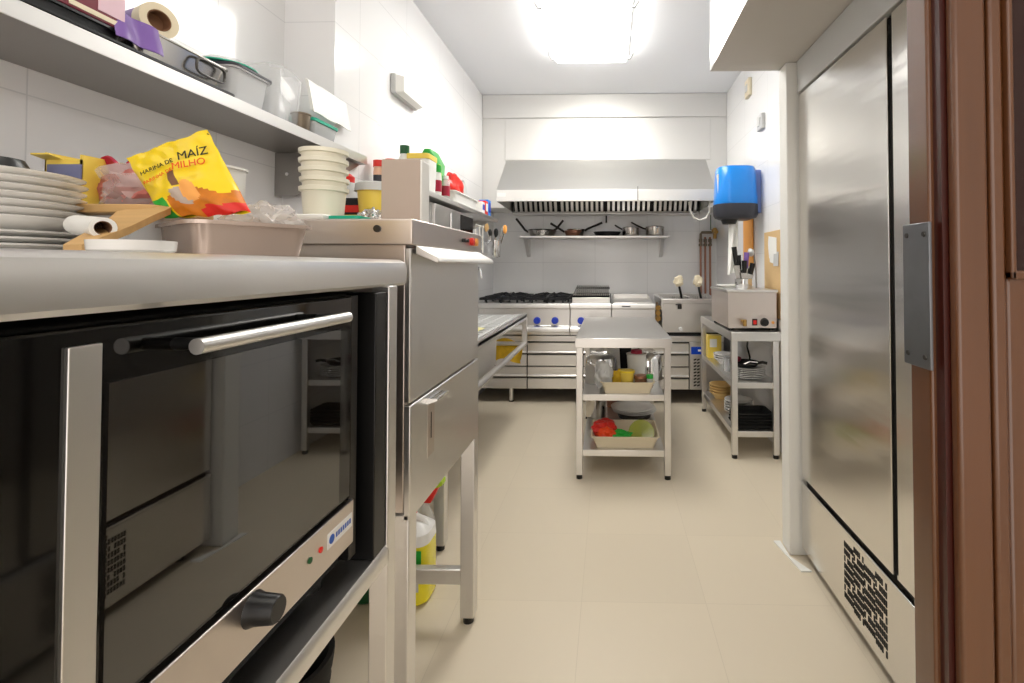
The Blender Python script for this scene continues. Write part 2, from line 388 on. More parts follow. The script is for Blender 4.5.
# ------------------------------------------------------------------ cooking range: drawer units, cooktop, grill, griddle, fryer
def drawer_front(parent, x0, x1, z0, z1, Y=4.65):
    d = bx('drawer', M['sx'], parent, x0, x1, Y-.004, Y+.03, z0, z0+(z1-z0)*.47, .003)
    zz = z0+(z1-z0)*.55
    MB().prism([(Y-.004, zz), (Y-.02, zz+.004), (Y-.02, zz+.012), (Y-.006, zz+.02), (Y-.006, z1), (Y+.03, z1), (Y+.03, zz)], 'x', x0, x1).build('handle', M['sx'], d)
def drawer_unit(x0, x1, cols, label, legs):
    t = thing('drawer_unit', label, 'drawer unit', ((x0+x1)/2, 5.0, 0))
    bx('carcass', M['dsteel'], t, x0, x1, 4.675, 5.4, .135, .64, .003)
    bx('fascia', M['sx'], t, x0, x1, 4.652, 4.69, .585, .638, .003)
    for a, b in cols:
        drawer_front(t, a+.004, b-.004, .355, .57); drawer_front(t, a+.004, b-.004, .14, .345)
    for X, Y in legs:
        l = MB().cyl((X, Y, .012), (X, Y, .135), .022, n=14).build('leg', M['sz'], t)
        MB().cyl((X, Y, 0), (X, Y, .012), .026, n=14).build('foot', M['black'], l)
    return t
drawer_unit(-1.25, .277, [(-1.25, -.778), (-.774, -.25), (-.246, .277)], 'long stainless steel drawer unit under the gas burners', [(-.94, 4.72), (.22, 4.72), (-1.2, 5.3), (.22, 5.3)])
r = drawer_unit(.283, 1.08, [(.283, .752)], 'steel drawer unit with a blue display under the fryer', [(.33, 4.72), (1.03, 4.72), (.33, 5.3), (1.03, 5.3)])
bx('control_panel', M['sx'], r, .757, .9, 4.65, 4.69, .14, .58, .002)
bx('side_door', M['sx'], r, .905, 1.076, 4.65, 4.69, .14, .58, .002)
d = bx('display', M['disp'], r, .772, .885, 4.644, 4.65, .47, .54, .001)
bx('display_digits', M['white'], d, .835, .865, 4.6415, 4.644, .498, .516, 0)
v = MB()
for i in range(9):
    for sx in (0, 1): v.prism([(.795+sx*.032, .17+i*.03), (.82+sx*.03, .178+i*.03), (.82+sx*.03, .19+i*.03), (.795+sx*.032, .182+i*.03)], 'y', 4.645, 4.65)
v.build('vent', M['matblack'], r)
def top_module(name, label, x0, x1, knobs):
    t = thing(name, label, name.replace('_', ' '), ((x0+x1)/2, 5.0, .645))
    MB().prism([(5.4, .645), (5.4, .945), (4.63, .945), (4.625, .938), (4.625, .898), (4.665, .89), (4.655, .735), (4.61, .725), (4.6, .712), (4.6, .68), (4.612, .668), (4.66, .665), (4.66, .645)], 'x', x0+.001, x1-.001).build('body', M['sx'], t, .002)
    for X in knobs:
        k = MB().lathe([(0, 0), (.034, 0), (.034, .006), (.03, .008), (0, .008)], (X, 4.65, .782), 20, 'y')
        k.lathe([(0, -.034), (.028, -.034), (.032, -.028), (.034, 0), (0, 0)], (X, 4.658, .782), 20, 'y')
        kn = k.build('knob', M['navy'], t)
        MB().box(X-.004, X+.004, 4.618, 4.625, .76, .81).build('pointer', M['navy'], kn)
        MB().cyl((X, 4.655, .725), (X, 4.64, .725), .012, n=10).build('valve_stub', M['black'], t)
    return t
ct = top_module('gas_cooktop', 'four burner gas cooktop with black cast iron grates and blue knobs', -1.25, -.372, (-.684, -.513))
for X in (-1.03, -.59):
    for Y in (4.82, 5.18):
        b = MB(); b.lathe([(0, .945), (.06, .945), (.055, .965), (.03, .972), (0, .972)], (X, Y, 0), 20)
        b.build('burner', M['dsteel'], ct)
        gr = MB()
        for s in (-1, 1):
            gr.box(X-.205, X+.205, Y+s*.165-.008, Y+s*.165+.008, .975, .998); gr.box(X+s*.2-.008, X+s*.2+.008, Y-.165, Y+.165, .975, .998)
        for a in range(8):
            ca, sa = math.cos(a*PI/4), math.sin(a*PI/4); R = .2 if a % 2 == 0 else .22
            gr.tube([(X+ca*.05, Y+sa*.05*.8, 1.0), (X+ca*.1, Y+sa*.08, 1.012), (X+ca*R*.95, Y+sa*R*.8, .995), (X+ca*R*.95, Y+sa*R*.8, .947)], .011, 6)
        gr.tube([(X+.1*math.cos(q*PI/8), Y+.085*math.sin(q*PI/8), 1.0) for q in range(16)], .009, 6, loop=True)
        gr.build('grate', M['iron'], ct)
cg = top_module('ribbed_grill', 'ribbed grill with slotted grate beside the gas burners', -.368, .022, (-.266,))
bx('grill_box', M['sx'], cg, -.352, .008, 4.68, 5.34, .945, 1.0, .003)
gr = MB(); gr.box(-.35, .006, 4.7, 4.725, 1.0, 1.022); gr.box(-.35, .006, 5.28, 5.305, 1.05, 1.075)
gr.build('grate_bar', M['iron'], cg)
MB().box(-.345, .002, 4.7, 5.3, 1.001, 1.012).build('grate_backing', M['matblack'], cg)
gr = MB()
for i in range(17):
    X = -.343 + i*.0205
    gr.prism([(4.69, 1.018), (4.69, 1.032), (5.3, 1.092), (5.3, 1.075)], 'x', X, X+.009)
gr.build('grate', M['sshelf'], cg)
bx('grate_end', M['iron'], cg, .01, .018, 4.69, 4.72, .945, 1.035, 0)
gd = top_module('griddle', 'smooth steel griddle plate left of the fryer', .026, .436, ())
gp = MB(); gp.box(.045, .418, 4.68, 5.3, .945, .955); gp.box(.045, .418, 5.3, 5.318, .945, 1.0)
for X in (.04, .412): gp.prism([(4.78, .945), (5.318, .945), (5.318, 1.0)], 'x', X, X+.01)
gp.build('plate', M['sz'], gd, .002)
MB().box(.12, .2, 4.618, 4.626, .915, .925).build('drip_slot', M['dsteel'], gd)
bp = thing('pipe_fitting', 'brass gas fittings in the gap between griddle and fryer', 'pipe fitting', (.468, 4.8, .645))
MB().cyl((.468, 4.8, .645), (.468, 4.8, .95), .014, n=10).build('pipe', M['pipegr'], bp)
for z in (.8, .85, .9): MB().cyl((.468, 4.70, z), (.468, 4.80, z), .026, n=10).build('nut', M['brass'], bp)
fr = thing('deep_fryer', 'stainless steel countertop fryer with drain tap beside the gas pipes', 'fryer', (.785, 5.0, .645))
f = MB(); f.box(.5, 1.07, 4.66, 5.36, .672, .89); f.build('body', M['sx'], fr, .006)
bx('base_strip', M['matblack'], fr, .505, 1.065, 4.67, 5.35, .645, .672, 0)
f = MB(); f.box(.49, 1.08, 4.63, 4.69, .945, .99); f.box(.49, 1.08, 4.66, 4.69, .885, .95); f.box(.49, 1.08, 5.3, 5.37, .885, 1.0); f.box(.49, .53, 4.69, 5.3, .885, .99); f.box(1.04, 1.08, 4.69, 5.3, .885, .99); f.box(.795, .82, 4.69, 5.3, .885, .988)
f.build('rim', M['sx'], fr, .004)
MB().prism([(.49, .90), (.52, .945), (1.05, .945), (1.08, .90), (1.08, .885), (.49, .885)], 'y', 4.635, 4.66).build('front_shelf', M['sx'], fr)
f = MB(); f.cyl((.66, 4.66, .93), (.66, 4.60, .93), .016, n=12); f.cyl((.66, 4.6, .945), (.66, 4.6, .90), .02, n=12); f.box(.62, .67, 4.585, 4.6, .935, .945)
f.build('drain_tap', M['dsteel'], fr)
MB().lathe([(0, -.02), (.018, -.02), (.02, 0), (0, 0)], (.675, 4.66, .705), 16, 'y').build('knob', M['whitegl'], fr)
for k, (X, dx) in enumerate(((.71, -.02), (.90, -.02))):
    t = thing('fryer_basket', ('fryer basket with black handle and pale grip, left one of the two in the fryer', 'fryer basket with black handle and pale grip, nearer the gas pipes')[k], 'basket', (X, 5.0, .9), 'baskets in the fryer')
    b = MB()
    for i in range(7):
        x = X-.07+i*.023; b.tube([(x, 4.86, .985), (x, 4.86, .90), (x, 5.14, .90), (x, 5.14, .985)], .0025, 5)
    for i in range(6):
        y = 4.86+i*.056; b.tube([(X-.07, y, .985), (X-.07, y, .90), (X+.07, y, .90), (X+.07, y, .985)], .0025, 5)
    b.build('wire_basket', M['chrome'], t)
    MB().cyl((X+.01, 4.88, .98), (X+dx, 4.86, 1.115), .012, n=8).build('handle', M['black'], t)
    MB().blob((X+dx-.005, 4.86, 1.15), (.045, .03, .055), 3+k, .5, 2.0, 3).build('grip_cover', M['cream'], t)

# ------------------------------------------------------------------ steel tables
def table_legs(t, pts, z1, w=.04, m=None):
    for X, Y in pts:
        l = bx('leg', m or M['sz'], t, X-w/2, X+w/2, Y-w/2, Y+w/2, .025, z1, .003)
        MB().cyl((X, Y, 0), (X, Y, .025), .019, n=12).build('foot', M['black'], l)
ca = thing('work_table', 'narrow stainless steel work table with two undershelves in the middle of the floor', 'table', (.085, 3.64, 0))
bx('top', M['sy'], ca, -.208, .383, 3.0, 4.24, .80, .858, .002)
for z in (.47, .13): bx('shelf', M['sy'], ca, -.165, .34, 3.035, 4.2, z, z+.04, .003)
table_legs(ca, [(-.182, 3.03), (.357, 3.03), (-.182, 4.2), (.357, 4.2)], .80)
rt = thing('side_table', 'stainless steel side table with undershelves along the right wall', 'table', (.99, 3.87, 0))
bx('top', M['sy'], rt, .828, 1.165, 3.35, 4.46, .79, .852, .004)
bx('upstand', M['sy'], rt, 1.165, 1.18, 3.35, 4.46, .79, .925, .002)
for z in (.468, .14): bx('shelf', M['sy'], rt, .84, 1.15, 3.37, 4.44, z, z+.04, .003)
table_legs(rt, [(.85, 3.372), (1.128, 3.372), (.85, 4.44), (1.128, 4.44)], .79)

# ---- things on the work table shelves
def tray(name, label, cat, m, c, lx, ly, hgt, rot=0., taper=.85, rim=.012, t=.004, group=None):
    o = MB().rr([(lx*taper, ly*taper, 0, .02), (lx-.004, ly-.004, hgt-.006, .025), (lx+rim, ly+rim, hgt-.006, .03), (lx+rim, ly+rim, hgt, .03), (lx-2*t, ly-2*t, hgt, .025), (lx*taper-2*t, ly*taper-2*t, t, .02)], c, rot).build(name, m, smooth=50)
    return tag(o, label, cat, group)
S2, S1 = .51, .17
tray('plastic_tray', 'cream plastic tray of jars on the upper undershelf of the work table', 'tray', M['cream'], (.115, 3.13, S2), .33, .16, .07, group='cream trays in the work table')
tray('plastic_tray', 'cream plastic tray with red and green bags on the lowest shelf of the work table', 'tray', M['cream'], (.10, 3.22, S1), .42, .34, .075, group='cream trays in the work table')
def lathe_thing(name, label, cat, parts, loc, group=None, n=24):
    """thing turned on a lathe: parts = [(name, material, profile)]; one part gives a single mesh"""
    if len(parts) == 1:
        o = MB().lathe(parts[0][2], n=n).build(name, parts[0][1], origin=(0,0,0)); o.location = loc
        return tag(o, label, cat, group)
    t = thing(name, label, cat, (0,0,0), group)
    for pn, m, pr in parts: MB().lathe(pr, n=n).build(pn, m, t)
    t.location = loc
    return t
def cupprof(rb, rt, hh, t=.003, rim=.004):
    return [(0, 0), (rb, 0), (rb+.002, .004), (rt, hh-.006), (rt+rim, hh-.005), (rt+rim, hh), (rt-t, hh), (rb-t, t), (0, t)]
lathe_thing('steel_pot', 'shiny steel pot upside down on the upper undershelf by the left leg', 'pot', [('pot', M['chrome'], [(0, .185), (.075, .185), (.1, .17), (.108, .13), (.11, 0), (.1, 0), (.1, .12), (0, .17)])], (-.055, 3.36, S2))
lathe_thing('steel_pot', 'shiny steel pot upside down behind the tray by the right leg', 'pot', [('pot', M['chrome'], [(0, .175), (.07, .175), (.09, .16), (.098, .13), (.1, 0), (.09, 0), (.09, .12), (0, .165)])], (.275, 3.47, S2))
lathe_thing('tub', 'small yellow tub in the upper cream tray', 'tub', [('body', M['ytub'], cupprof(.036, .044, .075)), ('lid', M['yellow'], [(0, .076), (.049, .076), (.049, .084), (.046, .088), (0, .088)])], (.115, 3.13, S2+.042))
lathe_thing('jar', 'brown jar with coppery lid in the upper cream tray', 'jar', [('body', M['brown'], cupprof(.036, .038, .045)), ('lid', M['copper'], [(0, .046), (.041, .046), (.041, .06), (0, .064)])], (.20, 3.115, S2+.042))
lathe_thing('jar', 'small glass jar with bright green cap in the upper cream tray', 'jar', [('body', M['lgrey'], [(0, 0), (.019, 0), (.02, .04), (0, .04)]), ('cap', M['green'], [(0, .04), (.022, .04), (.022, .062), (0, .064)])], (.255, 3.10, S2+.046))
tag(MB().blob((.14, 3.13, S2+.028), (.13, .055, .022), 21, .3, 3, 4).build('packing_paper', M['taupe']), 'crumpled brown paper under the jars in the upper cream tray', 'paper')
tag(MB().blob((-.035, 3.115, S2+.105), (.055, .05, .085), 5, .35, 1.8, 4).build('paper_bag', M['lgrey']), 'crumpled grey bag leaning at the left end of the upper cream tray', 'bag')
tag(MB().blob((.06, 3.17, S2+.07), (.05, .03, .055), 9, .3, 2, 3).build('sachet', M['ycloth']), 'dull yellow sachet behind the yellow tub', 'sachet')
lathe_thing('jug', 'white plastic jug standing behind the trays on the upper undershelf', 'jug', [('body', M['white'], cupprof(.055, .045, .21))], (.03, 3.62, S2))
lathe_thing('jug', 'clear glass jug on the upper undershelf beside the white jug', 'jug', [('body', M['clear'], cupprof(.05, .055, .2))], (-.09, 3.66, S2))
lathe_thing('bucket', 'white bucket with dark red lid behind the small jars', 'bucket', [('body', M['white'], cupprof(.05, .066, .20)), ('lid', M['crimson'], [(0, .201), (.04, .201), (.036, .225), (0, .23)])], (.185, 3.33, S2))
lathe_thing('pot', 'black pot deep on the upper undershelf between jug and bucket', 'pot', [('pot', M['matblack'], cupprof(.06, .065, .16))], (.11, 3.86, S2))
tag(MB().blob((-.03, 3.22, S1+.066), (.08, .09, .062), 2, .26, 2.4, 4, -.95).build('plastic_bag', M['red']), 'red plastic bag lying in the lower cream tray', 'bag')
tag(MB().blob((-.02, 3.13, S1+.062), (.058, .05, .045), 12, .25, 2.2, 4).build('plastic_bag', mat('orange_red', (240, 74, 24), .3)), 'orange red bag at the front of the lower cream tray', 'bag')
tag(MB().blob((.075, 3.13, S1+.056), (.06, .05, .03), 4, .4, 2.2, 4).build('plastic_bag', M['green']), 'bright green bag in the middle of the lower cream tray', 'bag')
lathe_thing('bowl', 'round green glass bowl tilted up in the lower cream tray', 'bowl', [('bowl', M['melon'], [(0, 0), (.03, .002), (.065, .03), (.08, .075), (.083, .075), (.083, .08), (.076, .08), (.0, .06)])], (.205, 3.2, S1+.03)).rotation_euler = (1.0, 0, 0)
def plate_prof(r, hh, foot=.55): return [(0, .003), (r*foot-.006, .003), (r*foot-.004, 0), (r*foot, 0), (r*.72, hh*.35), (r, hh-.003), (r+.001, hh-.001), (r-.002, hh), (r*.7, hh*.35+.004), (r*foot, .005), (0, .005)]
for i, nm in enumerate(('bottom', 'middle', 'top')):
    lathe_thing('dinner_plate', f'large white plate, {nm} one of three behind the lower cream tray', 'plate', [('plate', M['whitegl'], plate_prof(.165, .02))], (.19 - .006*i, 3.72, S1+.035+i*.011), 'plates on the lowest shelf of the work table', 36)
lathe_thing('dish_base', 'round dark pan holding up the plates on the lowest shelf', 'pan', [('pan', M['dsteel'], cupprof(.12, .13, .036))], (.19, 3.72, S1))
lathe_thing('steel_pot', 'tall steel pot standing at the left rear of the lowest shelf', 'pot', [('pot', M['pan'], cupprof(.075, .078, .17))], (-.10, 3.72, S1))
lathe_thing('pot', 'dark copper brown pot beside the tall steel pot', 'pot', [('pot', M['copper'], cupprof(.05, .05, .19))], (.03, 3.98, S1))

# ---- things on and in the side table
bm_ = thing('food_warmer', 'stainless steel countertop bain marie box on the side table', 'food warmer', (.99, 3.69, .852))
bx('body', M['swarm'], bm_, .822, 1.158, 3.42, 3.96, .87, 1.118, .004)
bx('top_rim', M['sy'], bm_, .815, 1.165, 3.412, 3.968, 1.118, 1.136, .003)
for X in (.85, 1.13):
    for Y in (3.46, 3.92): MB().cyl((X, Y, .852), (X, Y, .871), .018, n=10).build('foot', M['black'], bm_)
q = MB(); q.cyl((.928, 3.42, .918), (.928, 3.38, .918), .012, n=10); q.cyl((.928, 3.385, .93), (.928, 3.385, .89), .014, n=10); q.box(.9, .935, 3.375, 3.385, .922, .934); q.build('tap', M['brass'], bm_)
k = bx('switch', M['black'], bm_, .988, 1.022, 3.413, 3.42, .89, .935, .001); bx('rocker', M['red'], k, .994, 1.016, 3.409, 3.413, .898, .926, .001)
k = MB(); k.lathe([(0, -.03), (.022, -.03), (.028, -.012), (.03, 0), (0, 0)], (1.072, 3.42, .912), 18, 'y'); k.build('knob', M['black'], bm_)
MB().lathe([(0, -.006), (.01, -.006), (.01, 0), (0, 0)], (1.13, 3.42, .91), 12, 'y').build('pilot_light', M['orange'], bm_)
kh = thing('knife_holder', 'low steel canister of knives on top of the food warmer', 'holder', (.985, 3.62, 1.136))
MB().lathe(cupprof(.06, .06, .07), (.985, 3.62, 1.136)).build('canister', M['chrome'], kh)
for i, (dx, dy, L, m, col) in enumerate(((-.045, 0, .30, 'black', 'tall'), (-.02, .02, .24, 'black', 'slim'), (.0, -.02, .2, 'black', 'short'), (.02, .015, .26, 'purple', 'purple'), (.045, 0, .18, 'black', 'stubby'))):
    k = thing('knife', ('black handled knife leaning furthest left in the canister', 'slim black handled knife, second from the left in the canister', 'short black handled knife at the front of the canister', 'knife with purple handle in the canister', 'stubby black handled knife leaning to the right in the canister')[i], 'knife', (.985+dx*.6, 3.62+dy, 1.14), 'knives in the canister')
    B = Vector((.985+dx*.6, 3.62+dy, 1.14)); T = Vector((.985+dx*1.15, 3.62+dy*1.2, 1.14+L*.55)); E2 = Vector((.985+dx*1.5, 3.62+dy*1.3, 1.14+L))
    MB().prism([(B.x-.008, B.z), (T.x-.024, T.z), (T.x+.024, T.z), (B.x+.014, B.z)], 'y', B.y-.001, B.y+.002).build('blade', M['pan'], k)
    MB().cyl(tuple(T), tuple(E2), .016, .02, n=10).build('handle', M[m], k)
ld = thing('ladle', 'slim grey ladle with a white head standing beside the knives', 'ladle', (1.09, 3.66, 1.136))
MB().tube([(1.09, 3.66, 1.137), (1.085, 3.66, 1.3), (1.075, 3.66, 1.39), (1.05, 3.66, 1.41)], .006, 8).build('handle', M['grey'], ld)
MB().blob((1.05, 3.66, 1.4), (.025, .025, .03), 1, .2, 2, 3).build('head', M['lgrey'], ld)
tray('steel_dish', 'flat white dish lying on the food warmer behind the knives', 'dish', M['white'], (.97, 3.82, 1.136), .24, .16, .02)
# middle shelf (z .508)
def stack(n, label, cat, name, m, prof, c, pitch, group, seg=32):
    for i in range(n):
        w = ('topmost' if i == n-1 else 'bottom' if i == 0 else {1: 'second', 2: 'third', 3: 'fourth', 4: 'fifth', 5: 'sixth', 6: 'seventh'}[i] + ' from the bottom')
        if i == 0: o = lathe_thing(name, label.format(w), cat, [(name, m, prof)], c, group, seg); first = o
        else:
            o = first.copy(); COL.objects.link(o); o.location = (c[0] + random.uniform(-.002, .002), c[1], c[2]+i*pitch); o['label'] = label.format(w)
stack(6, 'white plate, {}, at the front of the middle shelf', 'plate', 'dinner_plate', M['whitegl'], plate_prof(.118, .022), (.985, 3.52, .508), .0125, 'plates on the middle shelf of the side table')
tp = thing('black_pan', 'black pan with chrome spoon lying on the stacked plates of the side table', 'pan', (.97, 3.52, .592))
MB().lathe([(0, .0), (.075, 0), (.1, .03), (.102, .03), (.08, .006), (0, .006)], (.965, 3.52, .593)).build('body', M['matblack'], tp)
MB().tube([(1.02, 3.47, .62), (1.06, 3.43, .635), (1.09, 3.42, .63)], .01, 8).build('handle', M['black'], tp)
tag(MB().tube([(.93, 3.47, .605), (.98, 3.46, .632), (1.04, 3.45, .628)], .007, 8).build('spoon', M['chrome']), 'shiny spoon lying across the black pan on the side table', 'spoon')
tag(MB().blob((.90, 3.5, .645), (.03, .03, .02), 6, .2).build('small_cover', M['maroon']), 'dark red round lid on the black pan', 'lid')
tag(MB().tube([(1.04, 3.7, .79), (1.03, 3.7, .7), (1.05, 3.7, .62), (1.04, 3.72, .508)], .007, 8).build('power_cord', M['black']), 'black power cord hanging under the side table top', 'cord')
stack(3, 'white bowl, {}, at the far end of the middle shelf', 'bowl', 'bowl', M['whitegl'], cupprof(.045, .085, .05), (.94, 4.02, .508), .018, 'bowls on the middle shelf of the side table')
yb = thing('food_box', 'yellow cardboard box at the far end of the side table shelf', 'box', (.905, 4.3, .508)); bx('carton', M['ytub'], yb, .855, .97, 4.27, 4.37, .508, .70, .002); bx('printed_label', M['white'], yb, .87, .93, 4.267, 4.27, .6, .67, 0)
lathe_thing('glass_jar', 'glass jar at the front edge of the side table middle shelf', 'jar', [('body', M['clear'], cupprof(.028, .03, .09)), ('lid', M['grey'], [(0, .09), (.032, .09), (.032, .105), (0, .107)])], (.895, 3.75, .508))
# lower shelf (z .18)
stack(4, 'beige bowl, {}, at the far end of the lowest shelf', 'bowl', 'bowl', M['beige'], cupprof(.06, .1, .055), (.96, 4.22, .18), .022, 'beige bowls on the lowest shelf of the side table')
stack(5, 'white plate, {}, stacked behind the black trays', 'plate', 'side_plate', M['whitegl'], plate_prof(.105, .03), (.985, 3.78, .18), .02, 'white plates on the lowest shelf of the side table')
for i in range(5):
    tray('black_tray', ('bottom black oval tray under the side table', 'second black oval tray from the bottom under the side table', 'middle black oval tray under the side table', 'second black oval tray from the top under the side table', 'topmost black oval tray under the side table')[i], 'tray', M['matblack'], (1.0, 3.5, .18+i*.02), .27-.008*i, .2, .03, group='black trays on the lowest shelf of the side table')

# ---- right wall fittings
pd = thing('towel_dispenser', 'blue paper towel dispenser with dark grey base on the right wall', 'dispenser', (1.03, 3.92, 1.65))
MB().rr([(.33, .27, 1.785, .12), (.335, .28, 1.8, .12), (.30, .27, 2.06, .11), (.28, .25, 2.078, .1)], (1.005, 3.92, 0), n=8).build('cover', M['blue'], pd)
MB().rr([(.22, .2, 1.665, .08), (.31, .26, 1.68, .11), (.335, .28, 1.7, .12), (.338, .284, 1.784, .12)], (1.005, 3.92, 0), n=8).build('base', M['dgrey'], pd)
MB().lathe([(0, 1.63), (.05, 1.63), (.065, 1.666), (0, 1.666)], (.95, 3.9, 0), 20).build('spout', M['black'], pd)
bx('window_strip', M['cream'], pd, .852, .862, 3.85, 3.89, 1.82, 2.02, .002)
bx('wall_plate', mat('shadowed_blue', (120, 140, 196), .5), pd, 1.15, XR-.001, 3.88, 3.97, 1.72, 2.06, .004)  # plate's dulled blue also stands for the dispenser's shadow on the wall
tag(MB().sheet(lambda u, v: (.985 + (u-.5)*(.075-.02*v) - .02*v*v, 3.9 + .018*math.sin(u*9+v*3) , 1.66 - v*.43 + .02*u), 14, 16, .002).build('paper_towel', M['white']), 'white paper towel hanging down from the blue dispenser', 'paper')
cb = thing('cutting_board', 'orange cutting board hanging on the right wall below the blue dispenser', 'cutting board', (1.17, 4.2, 1.33))
MB().rr([(.018, .26, 1.3, .008), (.018, .26, 1.72, .008)], (1.185, 4.2, 0)).build('board', M['orange'], cb)
MB().cyl((1.16, 4.2, 1.7), (1.2, 4.2, 1.7), .006, n=8).build('peg', M['black'], cb)
ck = thing('cork_board', 'cork notice board leaning on the right wall above the side table', 'notice board', (1.19, 3.58, .93))
bx('panel', M['cork'], ck, 1.182, 1.198, 3.39, 3.765, .93, 1.553, .003)
tag(MB().sheet(lambda u, v: (1.179 - .004*math.sin(v*5)*u, 3.48+.17*u, 1.50 - v*.19 + .02*u), 8, 8, .001).build('paper_note', M['white']), 'white note pinned to the cork board', 'paper')
tag(MB().sheet(lambda u, v: (1.1795 - .004*v, 3.44+.1*u, 1.40 - v*.1), 6, 6, .001).build('paper_note', M['lgrey']), 'smaller pale slip pinned lower on the cork board', 'paper')
for (Y, z, hh, lb) in ((4.17, 2.81, .15, 'beige wall box high on the right wall near the ceiling'), (3.83, 2.42, .12, 'grey wall switch above the blue dispenser')):
    t = thing('wall_switch', lb, 'switch', (XR-.01, Y, z-hh/2)); bx('back_box', M['cream'] if z > 2.6 else M['lgrey'], t, XR-.03, XR-.001, Y-.06, Y+.06, z-hh/2, z+hh/2, .005); bx('rocker', M['lgrey'], t, XR-.036, XR-.03, Y-.03, Y+.03, z-.03, z+.03, .002)

# ------------------------------------------------------------------ outlet table beside the dishwasher
ot = thing('drainer_table', 'stainless steel drainer table along the left wall beyond the dishwasher', 'table', (-1.0, 3.0, 0))
bx('top', M['sy'], ot, -1.3, -.70, 1.86, 4.17, .865, .89, .004)
bx('front_lip', M['sy'], ot, -.725, -.70, 1.86, 4.17, .845, .9, .004)
gr = MB()
for i in range(24): gr.box(-1.24, -.75, 2.2+i*.078, 2.225+i*.078, .89, .899)
for i in range(6): gr.box(-1.24+i*.095, -1.215+i*.095, 2.2, 4.05, .889, .897)
gr.build('drain_grid', M['lgrey'], ot, .002)
MB().rr([(.5, 1.2, .64, .05), (.52, 1.24, .66, .05), (.53, 1.25, .866, .05)], (-1.0, 2.62, 0)).build('basin', M['sx'], ot)
MB().cyl((-.715, 1.9, .645), (-.715, 4.16, .645), .02, n=12).build('rail', M['sy'], ot)
MB().cyl((-1.29, 4.13, .645), (-.715, 4.13, .645), .018, n=12).build('rail', M['sx'], ot)
bx('post', M['sz'], ot, -.735, -.695, 4.125, 4.165, .63, .866, .002)
table_legs(ot, [(-.775, 2.26), (-1.25, 2.26)], .866, .05)
tag(MB().sheet(lambda u, v: (-.96 + .22*u + .01*math.sin(v*6), 4.13 + .024*math.sin(PI*(v*2 - .5)) * (1 if True else 0) - .02*math.cos(u*11)*abs(v-.5), .668 + .0*u - abs(v-.45)*.30 + .02*math.sin(u*5)), 18, 20, .003).build('cleaning_cloth', M['ycloth']), 'yellow cleaning cloth hung under the drainer table', 'cloth')
tag(MB().sheet(lambda u, v: (-1.0+.2*u, 2.75+.4*v, .902+.004*math.sin(u*7)*math.sin(v*5)), 10, 10, .002).build('wiping_cloth', mat('pale_yellow_cloth', (226, 220, 160), .8)), 'pale yellow cloth lying flat on the drainer table', 'cloth')

# ------------------------------------------------------------------ pass-through dishwasher
dw = thing('dishwasher', 'tall stainless steel hood dishwasher on square legs beside the oven stand', 'dishwasher', (-.85, 1.51, 0))
bx('body', M['swarm'], dw, -1.2, -.505, 1.205, 1.825, .69, 1.36, .004)
bx('hood_panel', M['sx'], dw, -.505, -.49, 1.2, 1.83, .962, 1.345, .003)
lp = MB().prism([(1.2, .675), (1.2, .955), (1.83, .955), (1.83, .672)], 'x', -.505, -.488).build('service_panel', M['sx'], dw, .003)
hp = MB(); hp.box(-.489, -.4875, 1.315, 1.365, .785, .93); hp.build('latch_plate', M['swarm'], lp)
MB().box(-.4875, -.4868, 1.338, 1.342, .83, .9).build('latch_slot', M['matblack'], lp)
MB().prism([(-.488, .928), (-.46, .938), (-.46, .943), (-.488, .945)], 'y', 1.31, 1.40).build('latch_handle', M['chrome'], lp)
bx('control_band', M['swarm'], dw, -1.21, -.483, 1.192, 1.84, 1.352, 1.417, .004)
MB().prism([(-.484, 1.352), (-.43, 1.322), (-.425, 1.31), (-.432, 1.308), (-.484, 1.33)], 'y', 1.215, 1.80).build('lift_handle', M['sy'], dw, .002)
MB().lathe([(0, -.006), (.009, -.006), (.009, 0), (0, 0)], (-.57, 1.192, 1.392), 12, 'y').build('screw', M['dsteel'], dw)
for Y, m, rr_ in ((1.60, 'black', .006), (1.635, 'black', .006), (1.70, 'red', .014), (1.745, 'orange', .014)):
    MB().lathe([(0, 0), (rr_, 0), (rr_, .012), (0, .014)], (-.483, Y, 1.385), 14, 'x').build('button', M[m], dw)
table_legs(dw, [(-.515, 1.225), (-.515, 1.81), (-1.17, 1.225), (-1.17, 1.81)], .69, .05)
bx('crossbar', M['sx'], dw, -1.15, -.54, 1.8, 1.83, .135, .19, .003)
bx('crossbar', M['sy'], dw, -1.185, -1.155, 1.25, 1.79, .135, .19, .003)

# ------------------------------------------------------------------ oven stand with steel worktop
st = thing('oven_stand', 'stainless steel stand with raised worktop and lower shelf carrying the oven', 'stand', (-1.0, .6, 0))
MB().prism([(-1.525, 1.256), (-.478, 1.256), (-.472, 1.262), (-.47, 1.29), (-.474, 1.307), (-.488, 1.3145), (-1.525, 1.3145)], 'y', .12, 1.13).build('worktop', M['sy'], st)
MB().prism([(-1.2, .667), (-.472, .667), (-.47, .672), (-.47, .700), (-.475, .707), (-1.2, .707)], 'y', .12, 1.045).build('shelf', M['sy'], st)
table_legs(st, [(-.49, 1.06), (-1.18, 1.06), (-.49, .14), (-1.18, .14)], 1.257, .04)
bx('crossbar', M['sx'], st, -1.2, -.5, 1.05, 1.08, .1, .14, .003)

